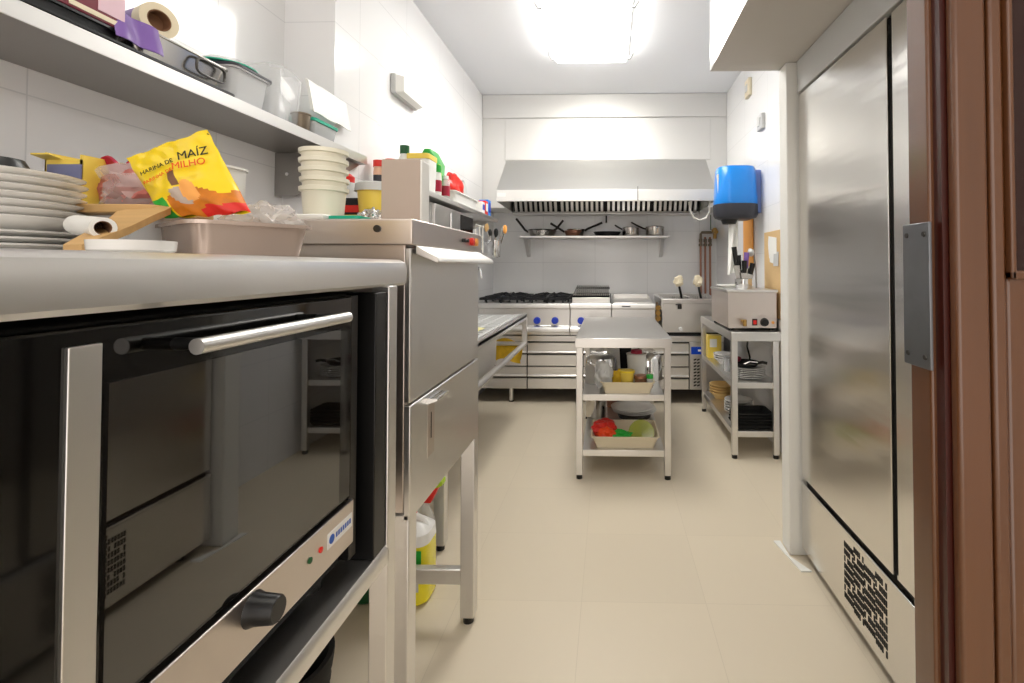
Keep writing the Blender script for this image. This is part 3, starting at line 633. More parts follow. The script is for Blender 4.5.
ov = thing('convection_oven', 'black glass fronted convection oven with steel control panel on the stand', 'oven', (-.82, .62, .707))
q = MB(); q.box(-1.15, -.515, .16, .955, .735, 1.245); q.box(-1.15, -.54, .955, 1.033, .735, 1.245); q.build('body', M['matblack'], ov, .004); bx('dark_gap_post', M['black'], ov, -.535, -.473, .985, 1.034, .709, 1.245, .002)  # black post added to stand for the dark gap and reflection beside the oven
bx('side_trim', M['dsteel'], ov, -.52, -.494, .93, .955, .74, 1.243, .002)
dr = bx('door', M['ovenblack'], ov, -.515, -.492, .20, .928, .862, 1.242, .003)
bx('door_glass', M['ovenglass'], dr, -.4925, -.4895, .47, .885, .87, 1.185, .0)
bx('door_edge_strip', M['sz'], dr, -.493, -.488, .432, .462, .80, 1.226, .001)
MB().cyl((-.45, .525, 1.212), (-.45, .835, 1.212), .009, n=16).build('handle_bar', M['sy'], dr)
for Y in (.545, .815): MB().cyl((-.492, Y, 1.212), (-.45, Y, 1.212), .007, n=10).build('handle_post', M['black'], dr)
pn = bx('control_panel', M['swarm'], ov, -.512, -.49, .20, .938, .772, .854, .002)
k = MB(); k.lathe([(0, .036), (.016, .036), (.018, .033), (.020, .008), (.023, 0), (0, 0)], (-.49, .672, .828), 28, 'x'); k.build('knob', M['black'], pn)
for Y, m in ((.80, 'dgreen'), (.83, 'red')): MB().lathe([(0, 0), (.005, 0), (.005, .002), (0, .003)], (-.49, Y, .818), 12, 'x').build('pilot_light', M[m], pn)
lb = bx('maker_label', M['white'], ov, -.4905, -.489, .85, .93, .806, .832, 0)
q = MB(); q.lathe([(.005, 0), (.008, 0), (.008, .0006), (.005, .0006)], (-.489, .862, .819), 16, 'x')
for i in range(7): q.box(-.489, -.4885, .875+i*.0075, .8795+i*.0075, .8145, .8235)
q.build('logo', M['inkblue'], lb)
for X in (-1.1, -.55):
    for Y in (.22, .9): MB().cyl((X, Y, .707), (X, Y, .736), .02, n=12).build('foot', M['black'], ov)

# ------------------------------------------------------------------ things on the worktop
WT = 1.3145
stack(3, 'flat white plate, {} of three under the deep plates', 'plate', 'dinner_plate', M['whitegl'], plate_prof(.123, .018), (-.95, .70, WT), .0095, 'flat plates at the foot of the plate stack', 48)
stack(7, 'deep white plate, {}, in the tall stack on the worktop', 'plate', 'soup_plate', M['whitegl'], plate_prof(.122, .03), (-.95, .70, WT+.028), .0112, 'deep plates in the tall stack', 48)
lathe_thing('black_pot', 'plain black pot behind the tall plate stack on the worktop', 'pot', [('pot', M['black'], [(0, 0), (.05, 0), (.055, .01), (.055, .165), (.045, .185), (0, .19)])], (-1.145, .87, WT))
lathe_thing('small_dish', 'small shallow white dish at the front edge of the worktop', 'dish', [('dish', M['whitegl'], [(0, 0), (.036, 0), (.042, .005), (.043, .017), (.040, .017), (.036, .005), (0, .005)])], (-.598, .6, WT), n=40)
tray('food_container', 'low translucent food container under the wooden boards', 'container', M['milk2'], (-.87, .9, WT), .22, .2, .07)
bo = thing('cutting_board', 'flat pale wooden board lying on the food container', 'cutting board', (-.86, .84, WT+.072)); MB().rr([(.2, .15, 0, .02), (.2, .15, .014, .02)], (-.845, .84, WT+.072), .1).build('board', M['wood'], bo, .002)
pdl = thing('wooden_paddle', 'long wooden paddle sloping up from the worktop onto the board', 'paddle', (-.70, .67, WT))
MB().prism([(-.700, .61), (-.675, .61), (-.685, .68), (-.705, .74), (-.715, .78), (-.74, .80), (-.775, .79), (-.785, .76), (-.75, .71)], 'z', 0, .011).build('blade', M['wood'], None)
w = [o for o in bpy.data.objects if o.name.startswith('blade') and o.parent is None][0]; me = w.data
org = w.location.copy()
for v in me.vertices:
    gz = v.co.z; gy = v.co.y + org.y
    v.co.z = gz + WT + .002 + max(0, (gy-.61))*.40
    v.co.x += org.x + .70; v.co.y += org.y - .67; v.co.z -= WT
w.location = (0, 0, 0); w.parent = pdl
ft = thing('foil_tube', 'white cardboard tube with brown hollow end beside the plates', 'tube', (-.72, .72, 1.35))
A, B = Vector((-.80, .715, 1.362)), Vector((-.69, .65, 1.352)); d = (B-A).normalized()
MB().loft([[tuple(P_ + (d.orthogonal().normalized()*math.cos(a) + d.cross(d.orthogonal().normalized())*math.sin(a))*r_) for a in (2*PI*k/20 for k in range(20))] for P_, r_ in ((A, .0145), (B, .0145), (B, .0095), (B - d*.04, .0095))], cap=True).build('tube', M['white'], ft)
MB().loft([[tuple(P_ + (d.orthogonal().normalized()*math.cos(a) + d.cross(d.orthogonal().normalized())*math.sin(a))*r_) for a in (2*PI*k/20 for k in range(20))] for P_, r_ in ((B - d*.045, .0093), (B-d*.002, .0094), (B-d*.002, .0084), (B-d*.04, .008))], cap=True).build('core', M['brown'], ft)
TR = (-.668, .85, WT); tang = math.atan2(.12, -.17)
tray('serving_tray', 'translucent beige tray holding the yellow bag near the end of the worktop', 'tray', M['traypl'], TR, .235, .17, .056, tang, .88)
# maize bag
bg = thing('snack_bag', 'yellow corn snack bag standing in the beige tray', 'bag', (-.70, .84, 1.34))
TLc, TRc, BRc, BLc = Vector((-.863, .85, 1.493)), Vector((-.716, .85, 1.543)), Vector((-.589, .79, 1.388)), Vector((-.736, .79, 1.379))
def bagpt(u, v, side):
    p = TLc*(1-u)*(1-v) + TRc*u*(1-v) + BRc*u*v + BLc*(1-u)*v
    bul = math.sin(PI*min(max(u, 0), 1))**.6 * (math.sin(PI*(v**1.5)))**.8 * .024
    p = p + Vector((.0, -1, .15))*bul*side*(.55 + .6*v)
    p.z += .006*noise.noise(Vector((u*5, v*5, side)))*(1 if .02 < u < .98 else .4)
    p.y += .004*noise.noise(Vector((u*7+3, v*7, 5)))
    return p
nb = 46; b = MB()
for side in (1, -1):
    vs = [tuple(bagpt(i/nb, j/nb, side)) for i in range(nb+1) for j in range(nb+1)]
    bv = [b.bm.verts.new(v) for v in vs]
    for i in range(nb):
        for j in range(nb):
            f = b.bm.faces.new([bv[i*(nb+1)+j], bv[(i+1)*(nb+1)+j], bv[(i+1)*(nb+1)+j+1], bv[i*(nb+1)+j+1]])
            u, v = (i+.5)/nb, (j+.5)/nb; k = 0
            if side == 1:
                if v > .73 + .05*math.sin(u*9) and u > .22: k = 1
                if (u-.42)**2*3 + (v-.78)**2*5 < .05: k = 4
                if (u-.55)**2*6 + (v-.72)**2*3 < .05: k = 5
                if v > .88 + .10*(1-u) and u > .5: k = 2
                if u < .2 and v > .74: k = 3
                if abs(u-.44) < .04 and .42 < v < .66: k = 6
            f.material_index = k
bmesh.ops.remove_doubles(b.bm, verts=b.bm.verts, dist=.0004)
b.build('film', [M['yellow'], M['snack'], M['red'], M['green'], M['taupe'], M['orange'], M['brown']], bg)
def bag_word(name, txt, m, u0, v0, u1, v1, size):
    n_ = len(txt)
    p0, p1 = bagpt(u0, v0, 1), bagpt(u1, v1, 1)
    for i, chx in enumerate(txt): pass
    mid = (p0+p1)/2 + Vector((0, -.006, 0)); dx = (p1-p0); ang = math.atan2(dx.z, dx.x)
    tilt = math.atan2(.03, .16)
    return lettering(name, txt, m, bg, mid, (Matrix.Rotation(math.atan2(dx.y, math.hypot(dx.x, dx.z)), 4, 'Z') @ Matrix.Rotation(PI/2 - tilt, 4, 'X') @ Matrix.Rotation(ang, 4, 'Z')).to_euler(), size)
bag_word('lettering', 'HARINA DE', M['ink'], .14, .37, .50, .30, .0108)
bag_word('lettering', 'MA\u00cdZ', M['ink'], .58, .27, .92, .26, .021)
bag_word('lettering', 'FARINHA DE', M['inkred'], .17, .50, .45, .42, .0085)
bag_word('lettering', 'MILHO', M['inkred'], .53, .40, .85, .38, .017)
tag(MB().blob((-.63, .875, WT+.06), (.06, .05, .04), 8, .4, 2.2, 4, -.8).build('plastic_bag', M['bag']), 'crumpled clear plastic bag in the beige tray', 'bag')
tag(MB().blob((-.665, .86, WT+.035), (.06, .045, .025), 11, .35, 2.5, 4).build('bread_rolls', M['peach']), 'pale bread pieces lying under the clear bag in the tray', 'bread')
fb = tray('food_container', 'translucent food box under the reddish packet', 'container', M['milk2'], (-1.02, 1.05, WT), .24, .16, .095)
rp = thing('meat_packet', 'clear packet of reddish food with crimson top behind the yellow bag', 'packet', (-1.0, 1.02, WT+.1))
MB().blob((-.995, 1.02, WT+.14), (.085, .05, .05), 3, .3, 2.4, 4, -.8).build('contents', M['meat'], rp)
MB().blob((-.99, 1.02, WT+.145), (.095, .055, .058), 13, .35, 2.6, 4, -.75).build('film', M['bag'], rp)
MB().sheet(lambda u, v: (-1.075+.085*u, 1.0+.02*v, WT+.208 - .045*v+.01*math.sin(u*8)), 10, 8, .006).build('header', M['crimson'], rp)
yx = thing('open_carton', 'open yellow cardboard carton standing behind the plates', 'box', (-1.085, 1.0, WT))
q = MB(); q.box(-1.138, -1.062, .955, .958, WT, WT+.20); q.box(-1.138, -1.062, 1.045, 1.048, WT, WT+.21); q.box(-1.138, -1.135, .955, 1.048, WT, WT+.215); q.box(-1.065, -1.062, .955, 1.048, WT, WT+.21); q.box(-1.138, -1.062, .955, 1.048, WT, WT+.003)
q.build('carton', M['ytub'], yx)
MB().box(-1.13, -1.06, .952, .955, WT+.04, WT+.19).build('printed_panel', mat('blue_grey_print', (120, 124, 160), .5), yx)
MB().prism([(.955, WT+.20), (.93, WT+.205), (.93, WT+.208), (.955, WT+.204)], 'x', -1.138, -1.10).build('flap', M['ytub'], yx)
lathe_thing('tub', 'white plastic tub standing behind the yellow snack bag', 'tub', [('tub', M['white'], cupprof(.045, .052, .205))], (-.875, 1.07, WT))
tray('food_container', 'clear container with peach coloured food at the back by the wall', 'container', M['milk2'], (-1.36, 1.0, WT), .2, .22, .17)
tag(MB().blob((-1.36, 1.0, WT+.18), (.08, .09, .025), 2, .3).build('peach_food', M['peach']), 'peach coloured food heaped in the container by the wall', 'food')
tray('food_container', 'tall milky container standing by the wall behind the yellow carton', 'container', M['milk2'], (-1.28, 1.22, WT), .22, .2, .2)

# ------------------------------------------------------------------ things on the dishwasher top (z 1.417)
DT = 1.417
stack(5, 'translucent cream tub, {}, nested on the dishwasher', 'tub', 'plastic_tub', M['milky'], [(0, 0), (.046, 0), (.048, .004), (.054, .08), (.060, .082), (.061, .092), (.057, .093), (.055, .088), (.045, .005), (0, .005)], (-.775, 1.31, DT+.002), .0255, 'nested tubs on the dishwasher', 36)
bx('box_cover', M['white'], None, -.86, -.715, 1.205, 1.28, DT, DT+.014, .004)
tag(bpy.data.objects['box_cover'], 'flat white lid lying in front of the nested tubs', 'lid')
o = MB().rr([(.085, .07, 0, .015), (.085, .07, .010, .015)], (-.668, 1.245, DT)).build('tub_cover', M['teal'], bevel=.002); tag(o, 'flat teal lid lying beside the nested tubs', 'lid')
tag(MB().blob((-.70, 1.42, DT+.022), (.035, .03, .028), 4, .4, 2.4, 4, -.78).build('foil_ball', M['chrome']), 'crumpled piece of foil in front of the black box', 'foil')
bb = thing('tea_box', 'small black box with red and yellow print behind the foil', 'box', (-.805, 1.53, DT)); bx('carton', M['black'], bb, -.85, -.76, 1.5, 1.56, DT, DT+.095, .001); bx('red_band', M['red'], bb, -.845, -.765, 1.4985, 1.4995, DT+.05, DT+.072, 0); bx('yellow_band', M['ytub'], bb, -.84, -.77, 1.4985, 1.4995, DT+.03, DT+.042, 0)
t = lathe_thing('yellow_tub', 'yellow plastic tub with grey lid beside the taupe box', 'tub', [('body', M['ytub'], cupprof(.040, .052, .118)), ('lid', M['lgrey'], [(.0, .119), (.058, .112), (.06, .112), (.058, .135), (.05, .14), (0, .142)])], (-.725, 1.5, DT))
lathe_thing('jar', 'grey white jar with a red lid behind the nested tubs', 'jar', [('body', M['lgrey'], [(0, 0), (.05, 0), (.052, .15), (.045, .165), (0, .165)]), ('lid', M['red'], [(0, .166), (.04, .166), (.041, .186), (.03, .196), (0, .197)])], (-.91, 1.64, DT))
tb = thing('card_box', 'upright taupe box with white sides on the front of the dishwasher', 'box', (-.56, 1.36, DT))
bx('carton', M['white'], tb, -.615, -.504, 1.303, 1.36, DT, DT+.17, .003); bx('front_face', M['taupe'], tb, -.613, -.508, 1.3, 1.303, DT, DT+.169, .001); bx('top_flap', M['taupe'], tb, -.613, -.508, 1.305, 1.358, DT+.17, DT+.172, 0)

# ------------------------------------------------------------------ far left wall: shelves, microwave, utensils
us = thing('wall_shelf', 'upper steel wall shelf of bottles above the microwave', 'shelf', (-1.13, 3.3, 1.68))
bx('board', M['sy'], us, XL+.001, -.95, 2.5, 4.165, 1.672, 1.702, .003)
for Y in (2.6, 4.05): MB().prism([(-.98, 1.672), (XL+.001, 1.672), (XL+.001, 1.54), (XL+.03, 1.54)], 'y', Y, Y+.012).build('bracket', M['sx'], us)
ls = thing('wall_shelf', 'lower steel wall shelf carrying the microwave', 'shelf', (-1.13, 3.2, 1.375))
bx('board', M['sy'], ls, XL+.001, -.95, 2.56, 3.83, 1.372, 1.40, .003)
for Y in (2.6, 3.75): MB().prism([(-.98, 1.372), (XL+.001, 1.372), (XL+.001, 1.25), (XL+.03, 1.25)], 'y', Y, Y+.012).build('bracket', M['sx'], ls)
mw = thing('microwave', 'steel microwave with dark window on the lower wall shelf', 'microwave', (-1.13, 3.07, 1.40))
bx('body', M['lgrey'], mw, XL+.01, -.985, 2.68, 3.46, 1.415, 1.655, .004)
bx('door', M['sz'], mw, -.985, -.965, 2.69, 3.12, 1.42, 1.65, .003)
MB().cyl((-.95, 2.92, 1.45), (-.95, 2.92, 1.62), .008, n=10).build('handle', M['chrome'], mw)
bx('control_panel', M['sz'], mw, -.985, -.967, 3.125, 3.455, 1.42, 1.65, .003)
bx('window', M['ovenblack'], mw, -.967, -.963, 3.16, 3.44, 1.44, 1.635, .001)
for Y in (2.72, 3.42): MB().cyl((-1.0, Y, 1.4), (-1.0, Y, 1.416), .015, n=10).build('foot', M['black'], mw)
wr = MB()
for Y in (3.5, 3.6, 3.7): wr.tube([(-.96, Y, 1.401), (-.96, Y, 1.60)], .004, 6)
for z in (1.43, 1.52, 1.60): wr.tube([(-.96, 3.5, z), (-.96, 3.72, z), (-1.2, 3.72, z)], .004, 6)
tag(wr.build('wire_rack', M['wire']), 'white wire rack standing at the end of the lower wall shelf', 'rack')
lathe_thing('jar', 'orange and peach jar inside the white wire rack', 'jar', [('body', M['peach'], [(0, 0), (.035, 0), (.036, .08), (0, .08)]), ('lid', M['orange'], [(0, .081), (.037, .081), (.037, .1), (0, .102)])], (-1.02, 3.62, 1.40))
U = 1.702
def bottle(name, label, cat, loc, r, hb, body, cap, hc=.03, rc=None, band=None):
    rc = rc or r*.5
    t = thing(name, label, cat, (0,0,0))
    MB().lathe([(0, 0), (r*.95, 0), (r, .006), (r, hb*.8), (rc, hb*.98), (rc, hb), (0, hb)], n=20).build('body', body, t)
    MB().lathe([(0, hb), (rc*1.12, hb), (rc*1.12, hb+hc), (0, hb+hc+.002)], n=16).build('cap', cap, t)
    if band: MB().lathe([(r*.99, hb*.15), (r+.0008, hb*.15), (r+.0008, hb*.65), (r*.99, hb*.65)], n=20).build('printed_band', band, t)
    t.location = loc
bottle('spice_jar', 'spice jar with orange red cap at the near end of the upper shelf', 'jar', (-1.235, 2.6, U), .032, .13, M['peach'], M['red'], .035, .03, M['dgrey'])
bottle('spice_jar', 'second red capped spice jar, just behind the first', 'jar', (-1.18, 2.62, U), .032, .14, M['peach'], M['red'], .035, .03)
bottle('bottle', 'white bottle with dark green cap on the upper shelf', 'bottle', (-1.10, 2.6, U), .035, .2, M['white'], M['dgreen'], .045, .022)
cx = thing('food_tub', 'white tub with yellow lid beside the green capped bottle', 'tub', (-1.02, 2.62, U)); MB().rr([(.11, .13, 0, .02), (.12, .14, .17, .02)], (-1.02, 2.64, U)).build('body', M['white'], cx); MB().rr([(.125, .145, .171, .02), (.125, .145, .20, .02)], (-1.02, 2.64, U)).build('lid', M['ytub'], cx, .003)
gp_ = thing('green_packet', 'bright green food packet standing on the upper shelf', 'packet', (-1.05, 2.86, U)); MB().rr([(.10, .14, 0, .02), (.12, .16, .2, .02), (.04, .15, .275, .015)], (-1.05, 2.86, U)).build('packet', M['green'], gp_); MB().box(-.991, -.988, 2.81, 2.86, U+.06, U+.19).build('printed_panel', M['lime'], gp_)
bottle('bottle', 'white bottle with red print in front of the green packet', 'bottle', (-.985, 2.76, U), .03, .13, M['white'], M['green'], .04, .026, M['crimson'])
bottle('bottle', 'clear bottle with dark red label, second from the green packet', 'bottle', (-.99, 2.92, U), .03, .12, M['milk2'], M['white'], .02, .02, M['crimson'])
tray('plastic_tray', 'long white tray on the front of the upper shelf', 'tray', M['white'], (-1.02, 3.28, U), .13, .55, .07)
tag(MB().blob((-1.08, 3.36, U+.135), (.06, .12, .105), 5, .25, 2, 4).build('plastic_bag', M['red']), 'red plastic bag heaped in the long white tray', 'bag')
rg = MB(); rg.tube([(-1.1, 3.62+.1*math.cos(a*PI/12), U+.12+.12*math.sin(a*PI/12)) for a in range(24)], .012, 8, loop=True); rg.cyl((-1.1, 3.62, U+.12), (-1.085, 3.62, U+.12), .105, n=24)
tag(rg.build('round_cover', M['lgrey']), 'round grey lid standing upright behind the red bag', 'lid')
for i, (Y, m, hh, lb) in enumerate(((3.74, 'white', .09, 'small white box with printed side at the far end of the upper shelf'), (3.84, 'red', .11, 'small red box beside the printed white box'), (3.93, 'blue', .13, 'small blue box at the far end of the upper shelf'))):
    q = thing('small_box', lb, 'box', (-1.0, Y, U)); bx('carton', M[m], q, -1.04, -.965, Y-.04, Y+.04, U, U+hh, .003); bx('printed_panel', (M['navy'], M['white'], M['navy'])[i], q, -.9645, -.963, Y-.03, Y+.03, U+.03, U+hh-.02, 0)
uh = thing('utensil_holder', 'steel cups of cooking utensils on a rail by the back left corner', 'utensil holder', (-1.2, 4.5, 1.4))
MB().cyl((XL+.02, 4.2, 1.53), (XL+.02, 4.85, 1.53), .008, n=8).build('rail', M['chrome'], uh)
for i, Y in enumerate((4.35, 4.62)):
    X = -1.02 - .08*i
    c_ = MB().lathe(cupprof(.05, .055, .15), (X, Y, 1.38)).build('cup', M['chrome'], uh)
    MB().tube([(X-.05, Y, 1.5), (XL+.02, Y, 1.52)], .008, 6).build('hook_arm', M['chrome'], c_)
for i, (X, Y, dx, dy, L, m, lb) in enumerate(((-1.04, 4.34, -.05, .02, .3, 'wood', 'wooden spoon in the nearer steel cup'), (-1.0, 4.36, .06, .0, .28, 'orange', 'orange handled utensil in the nearer steel cup'), (-1.02, 4.33, .02, -.03, .24, 'black', 'black handled utensil in the nearer steel cup'), (-1.10, 4.62, .08, .02, .3, 'pan', 'steel spoon leaning out of the farther steel cup'), (-1.11, 4.6, -.02, .03, .26, 'black', 'black spatula in the farther steel cup'))):
    q = thing('utensil', lb, 'utensil', (X, Y, 1.39), 'utensils in the steel cups')
    MB().cyl((X, Y, 1.39), (X+dx, Y+dy, 1.39+L*.75), .006, n=8).build('shaft', M['pan'], q); MB().blob((X+dx*1.15, Y+dy*1.15, 1.39+L*.85), (.02, .012, .04), i, .1, 2, 3).build('head', M[m], q)
tpw = thing('wall_tap', 'chrome mixer tap on the left wall under the lower shelf', 'tap', (-1.2, 4.0, 1.2))
MB().lathe([(0, 0), (.035, 0), (.03, .06), (.022, .12), (0, .12)], (XL+.001, 4.0, 1.28), 16, 'x').build('body', M['chrome'], tpw)
MB().tube([(-1.2, 4.0, 1.28), (-1.1, 4.0, 1.31), (-1.06, 4.0, 1.27), (-1.05, 4.0, 1.2)], .016, 10).build('spout', M['chrome'], tpw)
MB().tube([(-1.19, 4.0, 1.28), (-1.12, 3.97, 1.25), (-1.06, 3.95, 1.29)], .01, 8).build('lever', M['dsteel'], tpw)
el = thing('emergency_light', 'cream emergency light box high on the left wall', 'light', (-1.28, 3.04, 2.33))
bx('base', M['lgrey'], el, XL+.001, -1.275, 2.87, 3.22, 2.335, 2.455, .006); MB().rr([(.34, .112, 0, .01), (.31, .095, .045, .01)], (0, 0, 0)).build('cover', M['white'], None)
cv = bpy.data.objects['cover'] if bpy.data.objects.get('cover') and bpy.data.objects['cover'].parent is None else [o for o in bpy.data.objects if o.name.startswith('cover') and o.parent is None][0]
cv.parent = el; cv.rotation_euler = (PI/2, 0, PI/2); cv.location = (-1.275+1.28, 3.045-3.04, 2.395-2.33)

# ------------------------------------------------------------------ near left wall shelf and its load
ns = thing('wall_shelf', 'long stainless steel shelf over the worktop on the near left wall', 'shelf', (-1.39, 1.3, 1.8))
MB().prism([(XN+.001, .1), (-1.244, .1), (-1.244, 2.475), (-1.284, 2.475), (-1.284, 2.245), (XN+.001, 2.245)], 'z', 1.819, 1.859).build('board', M['sshelf'], ns, .003); bx('lit_edge', M['sy'], ns, -1.2445, -1.241, .1, 2.475, 1.818, 1.86, .001)  # bright strip stands for lamp light on the edge; board darkened as shade
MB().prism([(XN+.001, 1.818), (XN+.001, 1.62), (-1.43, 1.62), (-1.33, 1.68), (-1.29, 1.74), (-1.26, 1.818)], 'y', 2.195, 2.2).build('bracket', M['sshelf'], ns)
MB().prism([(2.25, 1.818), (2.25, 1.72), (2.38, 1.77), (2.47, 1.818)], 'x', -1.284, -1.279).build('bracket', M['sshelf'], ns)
MB().cyl((-1.47, 2.194, 1.72), (-1.47, 2.19, 1.72), .008, n=10).build('screw', M['chrome'], ns)
SH = 1.859
tray('baking_tray', 'flat black baking tray under the roasting pan on the near shelf', 'tray', M['black'], (-1.385, 1.2, SH), .24, .84, .018)
tray('roasting_tin', 'shallow black roasting tin under the maroon box on the near shelf', 'pan', M['black'], (-1.38, 1.035, SH+.019), .22, .42, .03, taper=.95)
sp = thing('roasting_pan', 'rectangular steel roasting pan with wire handle on the shelf', 'pan', (-1.39, 1.44, SH+.019))
MB().rr([(.20, .28, .004, .02), (.235, .325, .075, .03), (.25, .34, .075, .03), (.25, .34, .079, .03), (.228, .318, .079, .03), (.195, .275, .008, .02)], (-1.395, 1.438, SH+.018)).build('body', M['pan'], sp)
MB().tube([(-1.266, 1.515 + .055*math.copysign(abs(math.cos(a*PI/10))**.5, math.cos(a*PI/10)), SH+.062 + .024*math.copysign(abs(math.sin(a*PI/10))**.5, math.sin(a*PI/10))) for a in range(20)], .004, 8, loop=True).build('handle', M['dsteel'], sp)
TB = SH + .099
TN = SH + .05
cbx = thing('film_box', 'maroon and pink cling film box lying on the black roasting tin', 'box', (-1.31, 1.03, TN)); bx('carton', M['maroon'], cbx, -1.37, -1.262, .86, 1.232, TN, TN+.085, .002); bx('printed_panel', M['cream'], cbx, -1.262, -1.2605, 1.0, 1.06, TN+.03, TN+.07, 0); bx('end_panel', mat('pink_print', (222, 190, 202), .5), cbx, -1.262, -1.2605, 1.165, 1.231, TN+.025, TN+.083, 0); bx('printed_stripe', M['cream'], cbx, -1.262, -1.2605, 1.10, 1.231, TN+.006, TN+.018, 0)
A, B = Vector((-1.50, 1.44, TB+.05)), Vector((-1.295, 1.365, TB+.05)); d = (B-A).normalized(); e1 = d.orthogonal().normalized(); e2 = d.cross(e1)
fr_ = thing('film_roll', 'roll of purple cling film with cardboard core on top of the roasting pan', 'roll', (-1.40, 1.44, TB))
MB().loft([[tuple(P_ + (e1*math.cos(a) + e2*math.sin(a))*r_) for a in (2*PI*k/28 for k in range(28))] for P_, r_ in ((A, .046), (B-d*.04, .046))]).build('film', M['purple'], fr_)
MB().loft([[tuple(P_ + (e1*math.cos(a) + e2*math.sin(a))*r_) for a in (2*PI*k/28 for k in range(28))] for P_, r_ in ((B-d*.04, .047), (B, .049), (B, .03), (B-d*.035, .028))]).build('paper_end', M['cream'], fr_)
MB().loft([[tuple(P_ + (e1*math.cos(a) + e2*math.sin(a))*r_) for a in (2*PI*k/28 for k in range(28))] for P_, r_ in ((B-d*.039, .0279), (B-d*.001, .0295), (B-d*.001, .0265), (B-d*.03, .025))]).build('core', M['brown'], fr_)
tag(MB().sheet(lambda u, v: (-1.256 - .018*u + .006*math.sin(v*9), 1.205+.13*v, SH+.03+.075*u+.006*math.sin(u*6)*math.sin(v*7)), 10, 10, .003).build('film_wrapper', M['purple']), 'loose purple film hanging below the maroon box and the roll', 'wrapper')
gc = thing('food_pan', 'clear gastronorm container with dark rim beside the roasting pan', 'container', (-1.36, 1.72, SH))
MB().rr([(.14, .15, 0, .02), (.17, .18, .12, .025), (.185, .195, .12, .025), (.185, .195, .126, .025), (.165, .175, .126, .025), (.135, .145, .004, .02)], (-1.36, 1.71, SH)).build('body', M['milk2'], gc); MB().rr([(.19, .2, .127, .025), (.19, .2, .135, .025), (.12, .13, .142, .02)], (-1.36, 1.71, SH)).build('lid', M['dgrey'], gc)
lathe_thing('pan_cover', 'glass pan lid with green edge resting on the gastronorm container', 'lid', [('glass', M['clear'], [(0, .035), (.06, .028), (.095, .004), (.095, 0), (.06, .024), (0, .03)]), ('rim', M['teal'], [(.094, -.001), (.098, -.001), (.098, .004), (.094, .004)])], (-1.37, 1.70, SH+.144))
cbn = thing('clear_bin', 'tall clear plastic bin with white contents on the shelf', 'container', (-1.36, 1.9, SH))
MB().rr([(.16, .15, 0, .03), (.18, .18, .2, .03), (.15, .15, .225, .04), (.05, .05, .23, .02)], (-1.355, 1.905, SH)).build('body', M['clear'], cbn); MB().rr([(.11, .11, .005, .03), (.12, .12, .1, .03), (.06, .06, .14, .02)], (-1.35, 1.90, SH)).build('contents', M['milk2'], cbn)
lathe_thing('glass_tumbler', 'small brownish patterned tumbler in front of the white paper pack', 'tumbler', [('tumbler', M['pipegr'], cupprof(.03, .034, .075))], (-1.285, 2.0, SH))
tc_ = thing('lunch_box', 'clear lunch box with teal lid at the end of the shelf', 'container', (-1.37, 2.13, SH)); MB().rr([(.16, .17, 0, .02), (.175, .19, .062, .02)], (-1.345, 2.135, SH)).build('body', M['milk2'], tc_); MB().rr([(.185, .2, .063, .02), (.185, .2, .076, .02), (.15, .17, .079, .02)], (-1.345, 2.135, SH)).build('lid', M['teal'], tc_)
pk = thing('paper_pack', 'pack of white paper leaning on the teal lidded lunch box', 'paper', (-1.27, 2.19, SH+.085))
q = MB()
for i in range(4): q.sheet(lambda u, v, i=i: (-1.256 - .026*v - .004*i, 2.04+.30*u, SH+.098 + .135*v + .003*i + .003*math.sin(u*12+i)), 12, 8, .003)
q.build('sheets', M['white'], pk)

# ------------------------------------------------------------------ containers on the floor
jc = thing('jerrycan', 'yellow detergent jerrycan with white shoulder and red cap under the tables', 'jerrycan', (-.79, 1.945, 0))
MB().rr([(.165, .13, 0, .04), (.185, .15, .01, .045), (.185, .15, .225, .045)], (-.79, 1.945, 0), n=6).build('body', M['liquid'], jc)
MB().rr([(.185, .15, .2255, .045), (.18, .145, .265, .045), (.12, .10, .29, .04), (.06, .06, .3, .025)], (-.79, 1.945, 0), n=6).build('shoulder', M['white'], jc)
MB().tube([(-.865, 1.945, .265), (-.85, 1.945, .315), (-.785, 1.945, .318), (-.735, 1.945, .295), (-.725, 1.945, .27)], .014, 10).build('handle', M['white'], jc)
MB().lathe([(0, .295), (.028, .295), (.028, .325), (0, .327)], (-.79, 1.945, 0), 18).build('cap', M['red'], jc)
l_ = MB().box(-.80, -.715, 1.8685, 1.8695, .145, .215).build('label_panel', M['green'], jc); MB().box(-.79, -.725, 1.8685, 1.8695, .06, .10).build('label_strip', M['lgrey'], jc)
q = MB()
for i in range(3): q.box(-.79, -.74, 1.867, 1.8684, .16+i*.016, .166+i*.016)
q.build('print', M['dgreen'], l_)
spb = thing('spray_bottle', 'spray bottle with orange red and lime trigger behind the jerrycan', 'bottle', (-.80, 2.12, 0))
MB().lathe([(0, 0), (.045, 0), (.047, .01), (.047, .2), (.02, .27), (.018, .29), (0, .29)], (-.80, 2.12, 0)).build('body', M['milk2'], spb)
MB().prism([(-.835, .285), (-.765, .285), (-.735, .345), (-.755, .36), (-.835, .33)], 'y', 2.10, 2.14).build('spray_head', M['red'], spb); MB().prism([(-.785, .335), (-.715, .36), (-.715, .378), (-.745, .39), (-.825, .365)], 'y', 2.095, 2.145).build('trigger', M['lime'], spb)
gj = thing('jerrycan', 'dark green jerrycan under the dishwasher beside the yellow one', 'jerrycan', (-.985, 1.93, 0))
MB().rr([(.15, .13, 0, .04), (.17, .15, .01, .045), (.17, .15, .2, .045), (.08, .08, .26, .03)], (-.985, 1.95, 0), n=6).build('body', M['dgreen'], gj); MB().lathe([(0, .26), (.025, .26), (.025, .29), (0, .29)], (-.985, 1.95, 0), 16).build('cap', M['white'], gj)
